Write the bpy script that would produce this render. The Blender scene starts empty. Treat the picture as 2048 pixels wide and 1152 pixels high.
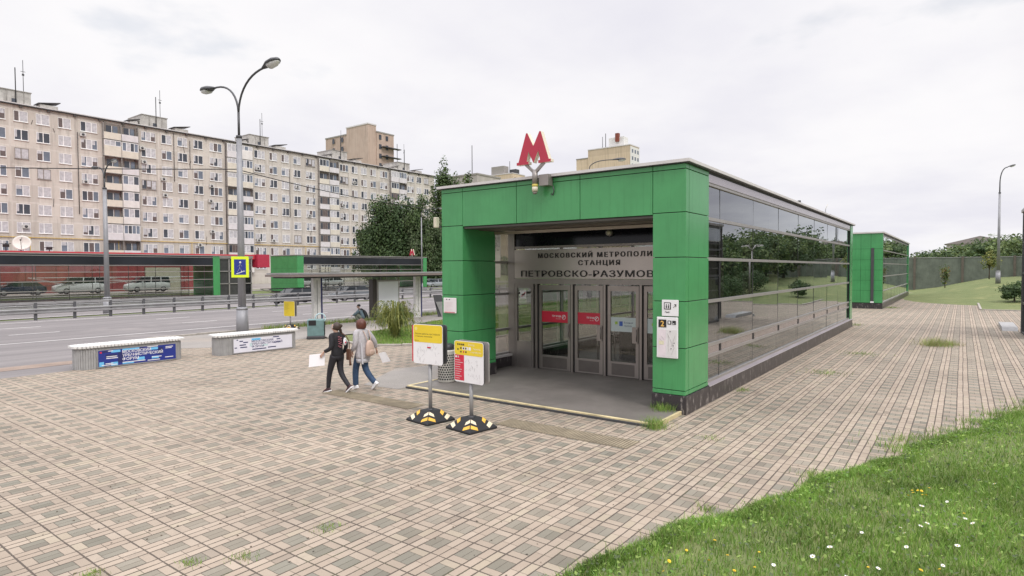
import bpy, bmesh, math, random
import numpy as np
from mathutils import Vector, Matrix
random.seed(7)
rng = np.random.default_rng(11)
R = math.radians
S = bpy.context.scene
COL = S.collection
PI = math.pi

# ------------------------------------------------------------------ materials
def new_mat(name):
    m = bpy.data.materials.new(name)
    m.use_nodes = True
    nt = m.node_tree
    nt.nodes.clear()
    out = nt.nodes.new('ShaderNodeOutputMaterial')
    return m, nt, out

class NB:
    """tiny node-building helper"""
    def __init__(self, nt):
        self.nt = nt
    def n(self, t, **kw):
        x = self.nt.nodes.new(t)
        for k, v in kw.items():
            setattr(x, k, v)
        return x
    def put(self, sock, v):
        if isinstance(v, bpy.types.NodeSocket):
            self.nt.links.new(v, sock)
        elif isinstance(v, (tuple, list)) and len(v) == 3 and sock.type == 'RGBA':
            sock.default_value = (*v, 1)
        else:
            sock.default_value = v
    def m(self, op, a, b=0.0, c=None):
        x = self.n('ShaderNodeMath', operation=op)
        self.put(x.inputs[0], a)
        self.put(x.inputs[1], b)
        if c is not None:
            self.put(x.inputs[2], c)
        return x.outputs[0]
    def mix(self, f, a, b, blend='MIX'):
        x = self.n('ShaderNodeMix', data_type='RGBA', blend_type=blend)
        self.put(x.inputs[0], f)
        self.put(x.inputs[6], a)
        self.put(x.inputs[7], b)
        return x.outputs[2]
    def noise(self, vec, scale, detail=4.0, rough=0.55):
        x = self.n('ShaderNodeTexNoise')
        self.put(x.inputs['Vector'], vec)
        x.inputs['Scale'].default_value = scale
        x.inputs['Detail'].default_value = detail
        x.inputs['Roughness'].default_value = rough
        return x.outputs[0]
    def rng(self, v, a, b, c, d, smooth=False):
        x = self.n('ShaderNodeMapRange')
        if smooth:
            x.interpolation_type = 'SMOOTHSTEP'
        self.put(x.inputs[0], v)
        for i, q in enumerate((a, b, c, d)):
            self.put(x.inputs[i + 1], q)
        return x.outputs[0]
    def white(self, vec):
        x = self.n('ShaderNodeTexWhiteNoise', noise_dimensions='3D')
        self.put(x.inputs['Vector'], vec)
        return x.outputs[0]
    def comb(self, x_, y_, z_=0.0):
        x = self.n('ShaderNodeCombineXYZ')
        for i, q in enumerate((x_, y_, z_)):
            self.put(x.inputs[i], q)
        return x.outputs[0]
    def pos(self):
        return self.n('ShaderNodeNewGeometry').outputs['Position']
    def obj(self):
        return self.n('ShaderNodeTexCoord').outputs['Object']

MATS = {}
def mat(name, col, rough=0.6, metal=0.0, var=0.12, scale=3.0, bump=0.0, bscale=40.0, spec=0.5, streak=0.0):
    if name in MATS:
        return MATS[name]
    m, nt, out = new_mat(name)
    b = NB(nt)
    p = b.n('ShaderNodeBsdfPrincipled')
    pos = b.obj()
    if var > 0:
        f = b.noise(pos, scale, 5.0, 0.6)
        f = b.rng(f, 0.3, 0.7, 1 - var, 1 + var)
        c = b.mix(1.0, col, f, 'MULTIPLY')
        if streak > 0:
            mp = b.n('ShaderNodeMapping')
            b.put(mp.inputs[0], pos)
            mp.inputs['Scale'].default_value = (6, 6, 0.35)
            g = b.noise(mp.outputs[0], 2.0, 4.0)
            g = b.rng(g, 0.52, 0.72, 0.0, streak)
            c = b.mix(g, c, tuple(x * 0.45 for x in col))
        b.put(p.inputs['Base Color'], c)
    else:
        p.inputs['Base Color'].default_value = (*col, 1)
    p.inputs['Roughness'].default_value = rough
    p.inputs['Metallic'].default_value = metal
    p.inputs['Specular IOR Level'].default_value = spec
    if bump > 0:
        bn = b.n('ShaderNodeBump')
        bn.inputs['Strength'].default_value = bump
        bn.inputs['Distance'].default_value = 0.02
        b.put(bn.inputs['Height'], b.noise(pos, bscale, 5.0, 0.6))
        b.put(p.inputs['Normal'], bn.outputs[0])
    nt.links.new(p.outputs[0], out.inputs[0])
    MATS[name] = m
    return m

def glass(name, tint, base=0.1, gain=1.0, rough=0.0, refl=(0.95, 0.94, 0.95), film=0.03):
    if name in MATS:
        return MATS[name]
    m, nt, out = new_mat(name)
    b = NB(nt)
    tr = b.n('ShaderNodeBsdfTransparent')
    tr.inputs[0].default_value = (*tint, 1)
    gl = b.n('ShaderNodeBsdfGlossy')
    gl.inputs['Color'].default_value = (*refl, 1)
    gl.inputs['Roughness'].default_value = rough
    # slightly uneven panes
    bn = b.n('ShaderNodeBump')
    bn.inputs['Strength'].default_value = 0.02
    bn.inputs['Distance'].default_value = 0.02
    b.put(bn.inputs['Height'], b.noise(b.obj(), 1.3, 2.0))
    b.put(gl.inputs['Normal'], bn.outputs[0])
    fr = b.n('ShaderNodeFresnel')
    fr.inputs[0].default_value = 1.5
    f = b.m('MULTIPLY_ADD', fr.outputs[0], gain, base)
    # faint dirt film
    df = b.n('ShaderNodeBsdfDiffuse')
    df.inputs[0].default_value = (0.35, 0.33, 0.3, 1)
    mx0 = b.n('ShaderNodeMixShader')
    b.put(mx0.inputs[0], b.rng(b.noise(b.obj(), 1.7, 6.0), 0.3, 0.75, film*.2, film))
    b.put(mx0.inputs[1], tr.outputs[0])
    b.put(mx0.inputs[2], df.outputs[0])
    mx = b.n('ShaderNodeMixShader')
    x = b.n('ShaderNodeClamp')
    b.put(x.inputs[0], f)
    b.put(mx.inputs[0], x.outputs[0])
    b.put(mx.inputs[1], mx0.outputs[0])
    b.put(mx.inputs[2], gl.outputs[0])
    nt.links.new(mx.outputs[0], out.inputs[0])
    MATS[name] = m
    return m

# ------------------------------------------------------------------ mesh builder
class MB:
    def __init__(self):
        self.v = []
        self.f = []
        self.fm = []
        self.mats = []
        self.sm = []
    def mi(self, m):
        if m not in self.mats:
            self.mats.append(m)
        return self.mats.index(m)
    def add(self, vs, fs, m, smooth=False):
        o = len(self.v)
        self.v.extend([tuple(float(c) for c in q) for q in vs])
        k = self.mi(m)
        for f in fs:
            self.f.append([o + i for i in f])
            self.fm.append(k)
            self.sm.append(smooth)
        return self
    def box(self, a, c, m):
        x0, x1 = sorted((a[0], c[0])); y0, y1 = sorted((a[1], c[1])); z0, z1 = sorted((a[2], c[2]))
        vs = [(x0,y0,z0),(x1,y0,z0),(x1,y1,z0),(x0,y1,z0),(x0,y0,z1),(x1,y0,z1),(x1,y1,z1),(x0,y1,z1)]
        fs = [(0,3,2,1),(4,5,6,7),(0,1,5,4),(1,2,6,5),(2,3,7,6),(3,0,4,7)]
        return self.add(vs, fs, m)
    def obox(self, o, u, v, w, m):
        """box from corner o spanned by three vectors"""
        o, u, v, w = map(Vector, (o, u, v, w))
        if u.cross(v).dot(w) < 0:
            u, v = v, u
        vs = [o, o+u, o+u+v, o+v, o+w, o+u+w, o+u+v+w, o+v+w]
        fs = [(0,3,2,1),(4,5,6,7),(0,1,5,4),(1,2,6,5),(2,3,7,6),(3,0,4,7)]
        return self.add(vs, fs, m)
    def bar(self, a, c, w, h, m):
        """rectangular bar from a to c"""
        a, c = Vector(a), Vector(c)
        d = (c - a)
        s = d.cross(Vector((0, 0, 1)))
        if s.length < 1e-6:
            s = Vector((1, 0, 0))
        s.normalize()
        t = s.cross(d).normalized()
        return self.obox(a - s*w/2 - t*h/2, d, s*w, t*h, m)
    def tube(self, pts, r, m, n=10, caps=True, sy=1.0):
        pts = [Vector(p) for p in pts]
        rs = r if isinstance(r, (list, tuple)) else [r]*len(pts)
        vs, fs = [], []
        s = None
        for i, p in enumerate(pts):
            d = (pts[min(i+1, len(pts)-1)] - pts[max(i-1, 0)])
            d = d.normalized() if d.length > 1e-9 else Vector((0,0,1))
            if s is None:
                s = d.cross(Vector((0,0,1)) if abs(d.z) < 0.9 else Vector((0,1,0))).normalized()
            else:
                s = s - d*s.dot(d)
                s = s.normalized() if s.length > 1e-6 else d.orthogonal().normalized()
            t = d.cross(s).normalized()
            for k in range(n):
                a = 2*PI*k/n
                vs.append(p + s*math.cos(a)*rs[i] + t*math.sin(a)*rs[i]*sy)
        for i in range(len(pts)-1):
            for k in range(n):
                k2 = (k+1) % n
                fs.append((i*n+k, i*n+k2, (i+1)*n+k2, (i+1)*n+k))
        if caps:
            fs.append(tuple(range(n-1, -1, -1)))
            fs.append(tuple((len(pts)-1)*n + k for k in range(n)))
        return self.add(vs, fs, m, True)
    def lathe(self, prof, c, m, n=20, caps=True):
        cx, cy, cz = c
        vs, fs = [], []
        for r, z in prof:
            for k in range(n):
                a = 2*PI*k/n
                vs.append((cx+r*math.cos(a), cy+r*math.sin(a), cz+z))
        for i in range(len(prof)-1):
            for k in range(n):
                k2 = (k+1) % n
                fs.append((i*n+k, i*n+k2, (i+1)*n+k2, (i+1)*n+k))
        if caps:
            fs.append(tuple(range(n-1, -1, -1)))
            fs.append(tuple((len(prof)-1)*n + k for k in range(n)))
        return self.add(vs, fs, m, True)
    def prism(self, poly, o, u, v, w, m, side=None):
        """2-D polygon (counter-clockwise in u,v) pushed along w"""
        o, u, v, w = map(Vector, (o, u, v, w))
        n = len(poly)
        a = [o + u*p + v*q for p, q in poly]
        c = [p + w for p in a]
        flip = u.cross(v).dot(w) < 0
        area = sum(poly[i][0]*poly[(i+1)%n][1]-poly[(i+1)%n][0]*poly[i][1] for i in range(n))
        if area < 0: flip = not flip
        bot = tuple(range(n-1, -1, -1)); top = tuple(range(n, 2*n))
        sides = [(i, (i+1) % n, n+(i+1) % n, n+i) for i in range(n)]
        if flip:
            bot, top = bot[::-1], top[::-1]
            sides = [s[::-1] for s in sides]
        self.add(a + c, [bot, top], m)
        self.add(a + c, sides, side or m)
        return self
    def loft(self, rings, m, caps=True, smooth=True):
        n = len(rings[0])
        vs = [p for r in rings for p in r]
        fs = []
        for i in range(len(rings)-1):
            for k in range(n):
                k2 = (k+1) % n
                fs.append((i*n+k, i*n+k2, (i+1)*n+k2, (i+1)*n+k))
        if caps:
            fs.append(tuple(range(n-1, -1, -1)))
            fs.append(tuple((len(rings)-1)*n+k for k in range(n)))
        return self.add(vs, fs, m, smooth)
    def ball(self, c, r, m, n=12, k=8, sc=(1,1,1)):
        vs, fs = [], []
        for i in range(1, k):
            a = PI*i/k
            for j in range(n):
                q = 2*PI*j/n
                vs.append((c[0]+r*sc[0]*math.sin(a)*math.cos(q), c[1]+r*sc[1]*math.sin(a)*math.sin(q), c[2]-r*sc[2]*math.cos(a)))
        for i in range(k-2):
            for j in range(n):
                j2 = (j+1) % n
                fs.append((i*n+j, i*n+j2, (i+1)*n+j2, (i+1)*n+j))
        fs.append(tuple(range(n-1, -1, -1)))
        fs.append(tuple((k-2)*n+j for j in range(n)))
        return self.add(vs, fs, m, True)
    def build(self, name, parent=None, bevel=0.0, world=False, subsurf=0):
        me = bpy.data.meshes.new(name)
        v = self.v
        o = bpy.data.objects.new(name, me)
        if parent is not None:
            o.parent = parent
            if world:
                base = Vector((0, 0, 0)); p = parent
                while p is not None:
                    base += p.location; p = p.parent
                v = [(a-base.x, b-base.y, c-base.z) for a, b, c in v]
        me.from_pydata(v, [], self.f)
        for m in self.mats:
            me.materials.append(m)
        me.polygons.foreach_set('material_index', self.fm)
        me.polygons.foreach_set('use_smooth', self.sm)
        me.update()
        COL.objects.link(o)
        if bevel > 0:
            b = o.modifiers.new('bevel', 'BEVEL')
            b.width = bevel; b.segments = 2; b.limit_method = 'ANGLE'; b.angle_limit = R(40)
        if subsurf:
            b = o.modifiers.new('subsurf', 'SUBSURF')
            b.levels = subsurf; b.render_levels = subsurf
        return o

def tag(o, label=None, cat=None, group=None, kind=None):
    if label: o['label'] = label
    if cat: o['category'] = cat
    if group: o['group'] = group
    if kind: o['kind'] = kind
    return o
def thing(name, label, cat, loc=(0,0,0), rz=0.0, group=None):
    o = bpy.data.objects.new(name, None)
    o.empty_display_size = 0.2
    COL.objects.link(o)
    o.location = loc
    o.rotation_euler = (0, 0, rz)
    return tag(o, label, cat, group)
def copy_tree(o, parent=None, loc=None, rz=None, label=None):
    c = o.copy()
    COL.objects.link(c)
    c.parent = parent
    if loc is not None: c.location = loc
    if rz is not None: c.rotation_euler = (0, 0, rz)
    if label: c['label'] = label
    for ch in list(o.children):
        copy_tree(ch, c)
    return c

# flat frame on a surface: u to the viewer's right, v up, n towards the viewer
class Face:
    def __init__(self, o, u, n, v=(0,0,1)):
        self.o, self.u, self.v, self.n = Vector(o), Vector(u).normalized(), Vector(v).normalized(), Vector(n).normalized()
    def p(self, a, b, d=0.0):
        return self.o + self.u*a + self.v*b + self.n*d
    def plate(self, mb, a0, b0, a1, b1, d, m, th=0.004):
        mb.obox(self.p(a0, b0, d), self.u*(a1-a0), self.v*(b1-b0), self.n*th, m)
    def text(self, mb, s, a, b, h, m, d=0.0, width=None, align='LEFT', space=1.0, bold=0.0, th=0.0):
        """letters of cap height h standing on (a,b)"""
        c = bpy.data.curves.new('t', 'FONT')
        c.body = s
        c.size = 1.0
        c.space_character = space
        c.resolution_u = 2
        c.offset = bold
        if th: c.extrude = th/(2*h/0.73)
        o = bpy.data.objects.new('t', c)
        COL.objects.link(o)
        dg = bpy.context.evaluated_depsgraph_get()
        e = o.evaluated_get(dg)
        me = e.to_mesh()
        vs = np.array([tuple(q.co) for q in me.vertices]) if len(me.vertices) else np.zeros((0, 3))
        fs = [tuple(q.vertices) for q in me.polygons]
        e.to_mesh_clear()
        bpy.data.objects.remove(o)
        bpy.data.curves.remove(c)
        if not len(vs): return
        k = h/0.73
        w = vs[:, 0].max() - vs[:, 0].min()
        kx = k if width is None else width/w
        x = (vs[:, 0]-vs[:, 0].min())*kx
        if align == 'CENTER': x = x - w*kx/2
        if align == 'RIGHT': x = x - w*kx
        pts = [self.p(a+x[i], b+vs[i, 1]*k, d + vs[i, 2]*k + th/2) for i in range(len(vs))]
        mb.add(pts, fs, m)

# ------------------------------------------------------------------ palette
GREEN  = mat('green enamel panel', (0.066, 0.285, 0.102), 0.24, var=0.10, scale=1.1, streak=0.22, spec=0.5)
DARKJ  = mat('dark joint', (0.012, 0.02, 0.014), 0.8, var=0)
STEEL  = mat('brushed stainless', (0.42, 0.38, 0.36), 0.36, 0.75, var=0.06, scale=2.0)
STEELD = mat('dull steel trim', (0.30, 0.27, 0.255), 0.42, 0.55, var=0.08)
ALU    = mat('grey aluminium mullion', (0.36, 0.34, 0.33), 0.4, 0.5, var=0.06)
CAPW   = mat('pale sheet metal cap', (0.62, 0.59, 0.58), 0.45, 0.2, var=0.06)
BLACK  = mat('black rubber', (0.013, 0.013, 0.015), 0.65, var=0.15)
DKGREY = mat('dark grey metal', (0.07, 0.07, 0.075), 0.5, 0.3, var=0.1)
POLE   = mat('grey painted pole', (0.29, 0.29, 0.305), 0.5, 0.2, var=0.12, scale=2.0, streak=0.35)
GALV   = mat('galvanised rail', (0.34, 0.335, 0.335), 0.5, 0.45, var=0.15, scale=1.5)
GALVD  = mat('weathered rail post', (0.10, 0.10, 0.105), 0.6, 0.2, var=0.2)
WHITE  = mat('white sign face', (0.80, 0.79, 0.80), 0.4, var=0.03)
YELLOW = mat('yellow sign face', (0.78, 0.58, 0.03), 0.4, var=0.04)
FLUO   = mat('fluorescent yellow border', (0.72, 0.86, 0.02), 0.4, var=0.03)
RED    = mat('red sign face', (0.60, 0.02, 0.055), 0.4, var=0.04)
MRED   = mat('red acrylic letter', (0.44, 0.026, 0.058), 0.3, var=0.05)
CREAM  = mat('cream letter side', (0.62, 0.57, 0.45), 0.5, var=0.08)
BLUE   = mat('dark blue sign', (0.018, 0.035, 0.24), 0.4, var=0.03)
LBLUE  = mat('light blue print', (0.16, 0.50, 0.80), 0.45, var=0.03)
NAVY   = mat('navy print', (0.02, 0.025, 0.12), 0.45, var=0.05)
INK    = mat('black print', (0.015, 0.014, 0.016), 0.45, var=0)
INKG   = mat('faded grey print', (0.42, 0.40, 0.40), 0.5, var=0)
PINKP  = mat('pale pink print', (0.62, 0.47, 0.47), 0.5, var=0.1)
ORANGE = mat('orange print', (0.75, 0.35, 0.05), 0.5, var=0.05)
GREYB  = mat('grey bench concrete', (0.34, 0.335, 0.33), 0.75, var=0.12, scale=4.0, streak=0.3)
WHITEB = mat('white painted slat', (0.68, 0.67, 0.65), 0.55, var=0.12, scale=6.0)
TEAL   = mat('teal plastic bin', (0.14, 0.235, 0.235), 0.5, var=0.15, scale=5.0)
BEIGEK = mat('kerb concrete', (0.36, 0.33, 0.29), 0.85, var=0.2, scale=5.0, bump=0.3)
REDW   = mat('red shop wall', (0.26, 0.05, 0.05), 0.6, var=0.2, scale=1.0)
PAPER  = mat('white paper', (0.82, 0.80, 0.82), 0.7, var=0.02)

def granite():
    m, nt, out = new_mat('dark granite plinth')
    b = NB(nt)
    p = b.n('ShaderNodeBsdfPrincipled')
    pos = b.pos()
    a = b.noise(pos, 90.0, 3.0, 0.7)
    c = b.mix(b.rng(a, 0.35, 0.65, 0, 1), (0.018, 0.016, 0.019), (0.060, 0.052, 0.054))
    mp = b.n('ShaderNodeMapping'); b.put(mp.inputs[0], pos); mp.inputs['Scale'].default_value = (5.0, 5.0, 1.6)
    s = b.rng(b.noise(mp.outputs[0], 2.5, 6.0, 0.7), 0.56, 0.63, 0, 0.7)
    c = b.mix(s, c, (0.30, 0.27, 0.255))
    sx = b.n('ShaderNodeSeparateXYZ'); b.put(sx.inputs[0], pos)
    j = b.m('FRACT', b.m('MULTIPLY', sx.outputs[0], 1/1.32))
    j = b.m('LESS_THAN', b.m('MINIMUM', j, b.m('SUBTRACT', 1.0, j)), 0.006)
    c = b.mix(j, c, (0.012, 0.012, 0.012))
    b.put(p.inputs['Base Color'], c)
    p.inputs['Roughness'].default_value = 0.35
    nt.links.new(p.outputs[0], out.inputs[0])
    return m
GRANITE = granite()

def paving_mat():
    m, nt, out = new_mat('beige and grey block paving')
    b = NB(nt)
    p = b.n('ShaderNodeBsdfPrincipled')
    pos = b.pos()
    # blocks wander a little
    wob = b.n('ShaderNodeTexNoise'); b.put(wob.inputs['Vector'], pos)
    wob.inputs['Scale'].default_value = 0.9; wob.inputs['Detail'].default_value = 1.0
    wv = b.n('ShaderNodeVectorMath', operation='SUBTRACT'); b.put(wv.inputs[0], wob.outputs['Color']); wv.inputs[1].default_value = (.5, .5, .5)
    ws = b.n('ShaderNodeVectorMath', operation='SCALE'); b.put(ws.inputs[0], wv.outputs[0]); ws.inputs['Scale'].default_value = 0.022
    wa = b.n('ShaderNodeVectorMath', operation='ADD'); b.put(wa.inputs[0], pos); b.put(wa.inputs[1], ws.outputs[0])
    sx = b.n('ShaderNodeSeparateXYZ'); b.put(sx.inputs[0], wa.outputs[0])
    PT = 0.413
    px = b.m('MULTIPLY_ADD', sx.outputs[0], 1/PT, -2.307/PT + 400)
    py = b.m('MULTIPLY_ADD', sx.outputs[1], 1/PT, -7.077/PT + 400)
    fx, fy = b.m('FRACT', px), b.m('FRACT', py)
    isA = b.m('GREATER_THAN', fy, 0.5)
    isG = b.m('MULTIPLY', b.m('LESS_THAN', fx, 0.5), b.m('SUBTRACT', 1.0, isA))
    isB = b.m('MULTIPLY', b.m('GREATER_THAN', fx, 0.5), b.m('SUBTRACT', 1.0, isA))
    U = b.m('ADD', b.m('MULTIPLY', px, 2.0), b.m('MULTIPLY', isA, 0.5))
    V = b.m('MULTIPLY', py, 4.0)
    U2, V2 = b.m('MULTIPLY', px, 4.0), b.m('MULTIPLY', py, 2.0)
    mixf = lambda a, c: b.m('ADD', b.m('MULTIPLY', a, b.m('SUBTRACT', 1.0, isB)), b.m('MULTIPLY', c, isB))
    uu, vv = mixf(U, U2), mixf(V, V2)
    bx, by = b.m('FRACT', uu), b.m('FRACT', vv)
    ex = b.m('MULTIPLY', b.m('MINIMUM', bx, b.m('SUBTRACT', 1.0, bx)), mixf(PT/2, PT/4))
    ey = b.m('MULTIPLY', b.m('MINIMUM', by, b.m('SUBTRACT', 1.0, by)), mixf(PT/4, PT/2))
    big = b.noise(pos, 0.55, 4.0, 0.6)
    wn = b.noise(pos, 2.3, 3.0)
    jag = b.m('MULTIPLY', b.m('SUBTRACT', b.noise(pos, 45.0, 2.0), 0.5), 0.007)
    thin = b.rng(b.m('ADD', b.m('MINIMUM', ex, ey), jag), 0.0015, 0.0045, 0.8, 0.0, True)
    def line(f, c, w0, w1):
        d_ = b.m('MULTIPLY', b.m('ABSOLUTE', b.m('SUBTRACT', b.m('FRACT', b.m('ADD', f, 0.5-c)), 0.5)), PT)
        w_ = b.rng(wn, 0.3, 0.7, w0, w1)
        return b.rng(b.m('ADD', d_, jag), w_, b.m('ADD', w_, 0.004), 1.0, 0.0, True)
    joint = thin
    for f_, c_, w0, w1 in ((fx, .75, .003, .009), (fy, 0.0, .003, .009), (fy, .5, .003, .009), (fy, .75, .003, .0085)):
        joint = b.m('MAXIMUM', joint, line(f_, c_, w0, w1))
    rid = b.white(b.comb(b.m('FLOOR', uu), b.m('FLOOR', vv), isB))
    beige = b.mix(rid, (0.318, 0.256, 0.198), (0.378, 0.310, 0.243))
    rid2 = b.white(b.comb(b.m('FLOOR', vv), b.m('FLOOR', uu), 3.0))
    beige = b.mix(b.m('MULTIPLY', b.m('GREATER_THAN', rid2, 0.9), 0.35), beige, (0.37, 0.325, 0.23))
    grey = b.mix(rid, (0.165, 0.152, 0.118), (0.215, 0.200, 0.160))
    fade = b.rng(b.noise(pos, 0.35, 3.0), 0.42, 0.62, 1.0, 0.6)
    c = b.mix(b.m('MULTIPLY', isG, fade), b.mix(b.m('MULTIPLY', isB, .10), beige, grey), grey)
    grain = b.rng(b.noise(pos, 120.0, 3.0, 0.7), 0.3, 0.7, 0.86, 1.14)
    c = b.mix(1.0, c, grain, 'MULTIPLY')
    dirt = b.rng(big, 0.25, 0.75, 0.78, 1.2)
    c = b.mix(1.0, c, dirt, 'MULTIPLY')
    spots = b.rng(b.noise(pos, 1.1, 9.0, 0.75), 0.56, 0.70, 0.0, 0.5)
    c = b.mix(spots, c, (0.17, 0.15, 0.125))
    vo = b.n('ShaderNodeTexVoronoi'); b.put(vo.inputs['Vector'], pos); vo.inputs['Scale'].default_value = 1.7
    gum = b.rng(vo.outputs['Distance'], .022, .035, .55, 0.0)
    c = b.mix(gum, c, (0.09, 0.08, 0.075))
    odd = b.m('MULTIPLY', b.m('GREATER_THAN', b.white(b.comb(b.m('FLOOR', vv), b.m('FLOOR', uu), 9.0)), 0.955), 0.42)
    c = b.mix(odd, c, (0.15, 0.125, 0.10))
    moss = b.rng(b.noise(pos, 0.9, 6.0, 0.7), 0.56, 0.66, 0.0, 1.0)
    jc = b.mix(moss, (0.060, 0.046, 0.036), (0.042, 0.050, 0.016))
    c = b.mix(b.m('MULTIPLY', joint, 0.9), c, jc)
    b.put(p.inputs['Base Color'], c)
    p.inputs['Roughness'].default_value = 0.85
    bn = b.n('ShaderNodeBump'); bn.inputs['Strength'].default_value = 0.5; bn.inputs['Distance'].default_value = 0.01
    hgt = b.m('ADD', b.m('SUBTRACT', 1.0, joint), b.m('MULTIPLY', rid, 0.5))
    b.put(bn.inputs['Height'], hgt)
    b.put(p.inputs['Normal'], bn.outputs[0])
    nt.links.new(p.outputs[0], out.inputs[0])
    return m
PAVING = paving_mat()

def ground_mat(name, c0, c1, scale, fine=60.0, patch=None, rough=0.9, bump=0.3, stretch=None):
    m, nt, out = new_mat(name)
    b = NB(nt)
    p = b.n('ShaderNodeBsdfPrincipled')
    pos = b.pos()
    v = pos
    if stretch:
        mp = b.n('ShaderNodeMapping'); b.put(mp.inputs[0], pos); mp.inputs['Scale'].default_value = stretch; v = mp.outputs[0]
    c = b.mix(b.rng(b.noise(v, scale, 6.0, 0.65), 0.3, 0.7, 0, 1), c0, c1)
    c = b.mix(1.0, c, b.rng(b.noise(pos, fine, 3.0, 0.7), 0.3, 0.7, 0.8, 1.2), 'MULTIPLY')
    if patch:
        c = b.mix(b.rng(b.noise(pos, patch[1], 5.0, 0.6), 0.55, 0.68, 0, patch[2]), c, patch[0])
    b.put(p.inputs['Base Color'], c)
    p.inputs['Roughness'].default_value = rough
    bn = b.n('ShaderNodeBump'); bn.inputs['Strength'].default_value = bump; bn.inputs['Distance'].default_value = 0.02
    b.put(bn.inputs['Height'], b.noise(pos, fine, 4.0, 0.7))
    b.put(p.inputs['Normal'], bn.outputs[0])
    nt.links.new(p.outputs[0], out.inputs[0])
    return m
ASPHALT = ground_mat('worn grey asphalt', (0.14, 0.128, 0.128), (0.24, 0.22, 0.215), 0.7, 80.0, ((0.275, 0.25, 0.24), 0.22, 0.7), stretch=(0.06, 1.3, 1))
ASPHALT2 = ground_mat('dusty asphalt patch', (0.24, 0.22, 0.20), (0.31, 0.285, 0.26), 0.6, 70.0, ((0.35, 0.28, 0.22), 0.3, 0.6))
SLABF  = ground_mat('grey floor slab', (0.12, 0.108, 0.096), (0.19, 0.172, 0.155), 0.9, 150.0, ((0.22, 0.198, 0.18), 1.5, 0.5), rough=0.6, bump=0.1)
LAWNM  = ground_mat('mown lawn', (0.105, 0.14, 0.042), (0.165, 0.185, 0.068), 0.6, 30.0, ((0.26, 0.25, 0.10), 0.5, 0.5), bump=0.8)
SOIL   = ground_mat('soil under grass', (0.12, 0.155, 0.05), (0.18, 0.20, 0.075), 1.5, 30.0)
LANE   = mat('worn white lane paint', (0.62, 0.60, 0.58), 0.7, var=0.22, scale=1.5)
# ------------------------------------------------------------------ terrain
def sm(t):
    t = max(0.0, min(1.0, t))
    return t*t*(3-2*t)
def gz(x, y):
    z = 0.0
    z -= 0.45*sm((y-44)/10)
    z += 0.65*sm((y-72)/8)
    z += 1.75*sm((x-53)/30)*sm((5.5-y)/10)
    z += 3.0*sm((x-120)/120)*sm((80-y)/60)
    return z
def sheet(name, poly, m, dz=0.0, kind='structure', res=None):
    mb = MB()
    if res is None:
        mb.add([(x, y, dz) for x, y in poly], [tuple(range(len(poly)))], m)
    else:
        x0, y0, x1, y1 = poly
        xs = np.linspace(x0, x1, max(2, int((x1-x0)/res)+1)); ys = np.linspace(y0, y1, max(2, int((y1-y0)/res)+1))
        vs = [(x, y, gz(x, y)+dz) for y in ys for x in xs]
        n = len(xs)
        fs = [(j*n+i, j*n+i+1, (j+1)*n+i+1, (j+1)*n+i) for j in range(len(ys)-1) for i in range(n-1)]
        mb.add(vs, fs, m, True)
    o = mb.build(name)
    o['kind'] = kind
    return o

xs = np.unique(np.concatenate([np.linspace(-400, -40, 10), np.arange(-40, 130, 2.5), np.linspace(130, 300, 25), np.linspace(300, 3000, 12)]))
ys = np.unique(np.concatenate([np.linspace(-2000, -60, 10), np.arange(-60, 100, 2.5), np.linspace(100, 300, 12), np.linspace(300, 2500, 8)]))
mb = MB()
n = len(xs)
mb.add([(x, y, gz(x, y)-0.035) for y in ys for x in xs], [(j*n+i, j*n+i+1, (j+1)*n+i+1, (j+1)*n+i) for j in range(len(ys)-1) for i in range(n-1)], LAWNM, True)
mb.build('ground')['kind'] = 'structure'

sheet('road', [(-120,19.5),(6.2,19.5),(10.9,26.75),(300,26.75),(300,43.9),(-120,43.9)], ASPHALT, -0.012)
sheet('far_road', (-120, 45.2, 300, 60.2), ASPHALT, 0.0, res=2.0)
sheet('yard', (-20, 77.5, 110, 112.5), ASPHALT2, 0.02, res=5)
sheet('plaza_paving', [(-25,-12),(50,-12),(50,-0.95),(79,-0.95),(79,15.4),(16.35,15.4),(14.7,17.7),(15.6,21.6),(11.6,21.6),(9.2,23.6),(6.7,20.2),(-25,20.2)], PAVING, 0.0)
sheet('sandy_puddle', [(5.0+1.5*math.cos(a)*(1+.2*math.sin(3*a))+.9, 22.1+.55*math.sin(a)*(1+.25*math.cos(2*a))) for a in np.linspace(0, 2*PI, 26, endpoint=False)], ground_mat('damp sand', (.20,.135,.10), (.30,.22,.17), 1.5, 60.0, rough=.45), -.006)
sheet('pavement', [(11.6,21.6),(15.6,21.6),(17.8,21.5),(25.5,23.6),(34,26.4),(34,26.75),(13.2,26.75),(10.9,26.75),(9.2,23.6)], ASPHALT2, 0.004)
sheet('asphalt_path', [(9.75,10.6),(11.2,10.6),(14.5,10.7),(14.5,11.5),(11.8,12.9),(9.66,11.7)], ASPHALT2, 0.006)
# a thin lip of broken edge where the paving drops to the asphalt
mb = MB()
for a, c in (((11.0,26.85),(60,26.85)), ((14.62,17.72),(16.3,15.34)), ((16.3,15.34),(60,15.34)), ((14.62,17.8),(15.6,21.5)), ((50.0,-1.0),(79.2,-1.0)), ((79.1,-0.9),(79.1,6)), ((50.06,-1.1),(50.06,-12))):
    L = math.hypot(c[0]-a[0], c[1]-a[1]); k = max(1, int(L/1.0))
    for i in range(k):
        p = [a[j]+(c[j]-a[j])*i/k for j in (0,1)]; q = [a[j]+(c[j]-a[j])*(i+0.985)/k for j in (0,1)]
        d = random.uniform(-.012, .012)
        mb.bar((p[0],p[1],0.0+d), (q[0],q[1],0.0+d), 0.13, 0.16, BEIGEK)
mb.build('kerb', bevel=0.012)['kind'] = 'structure'

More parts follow.
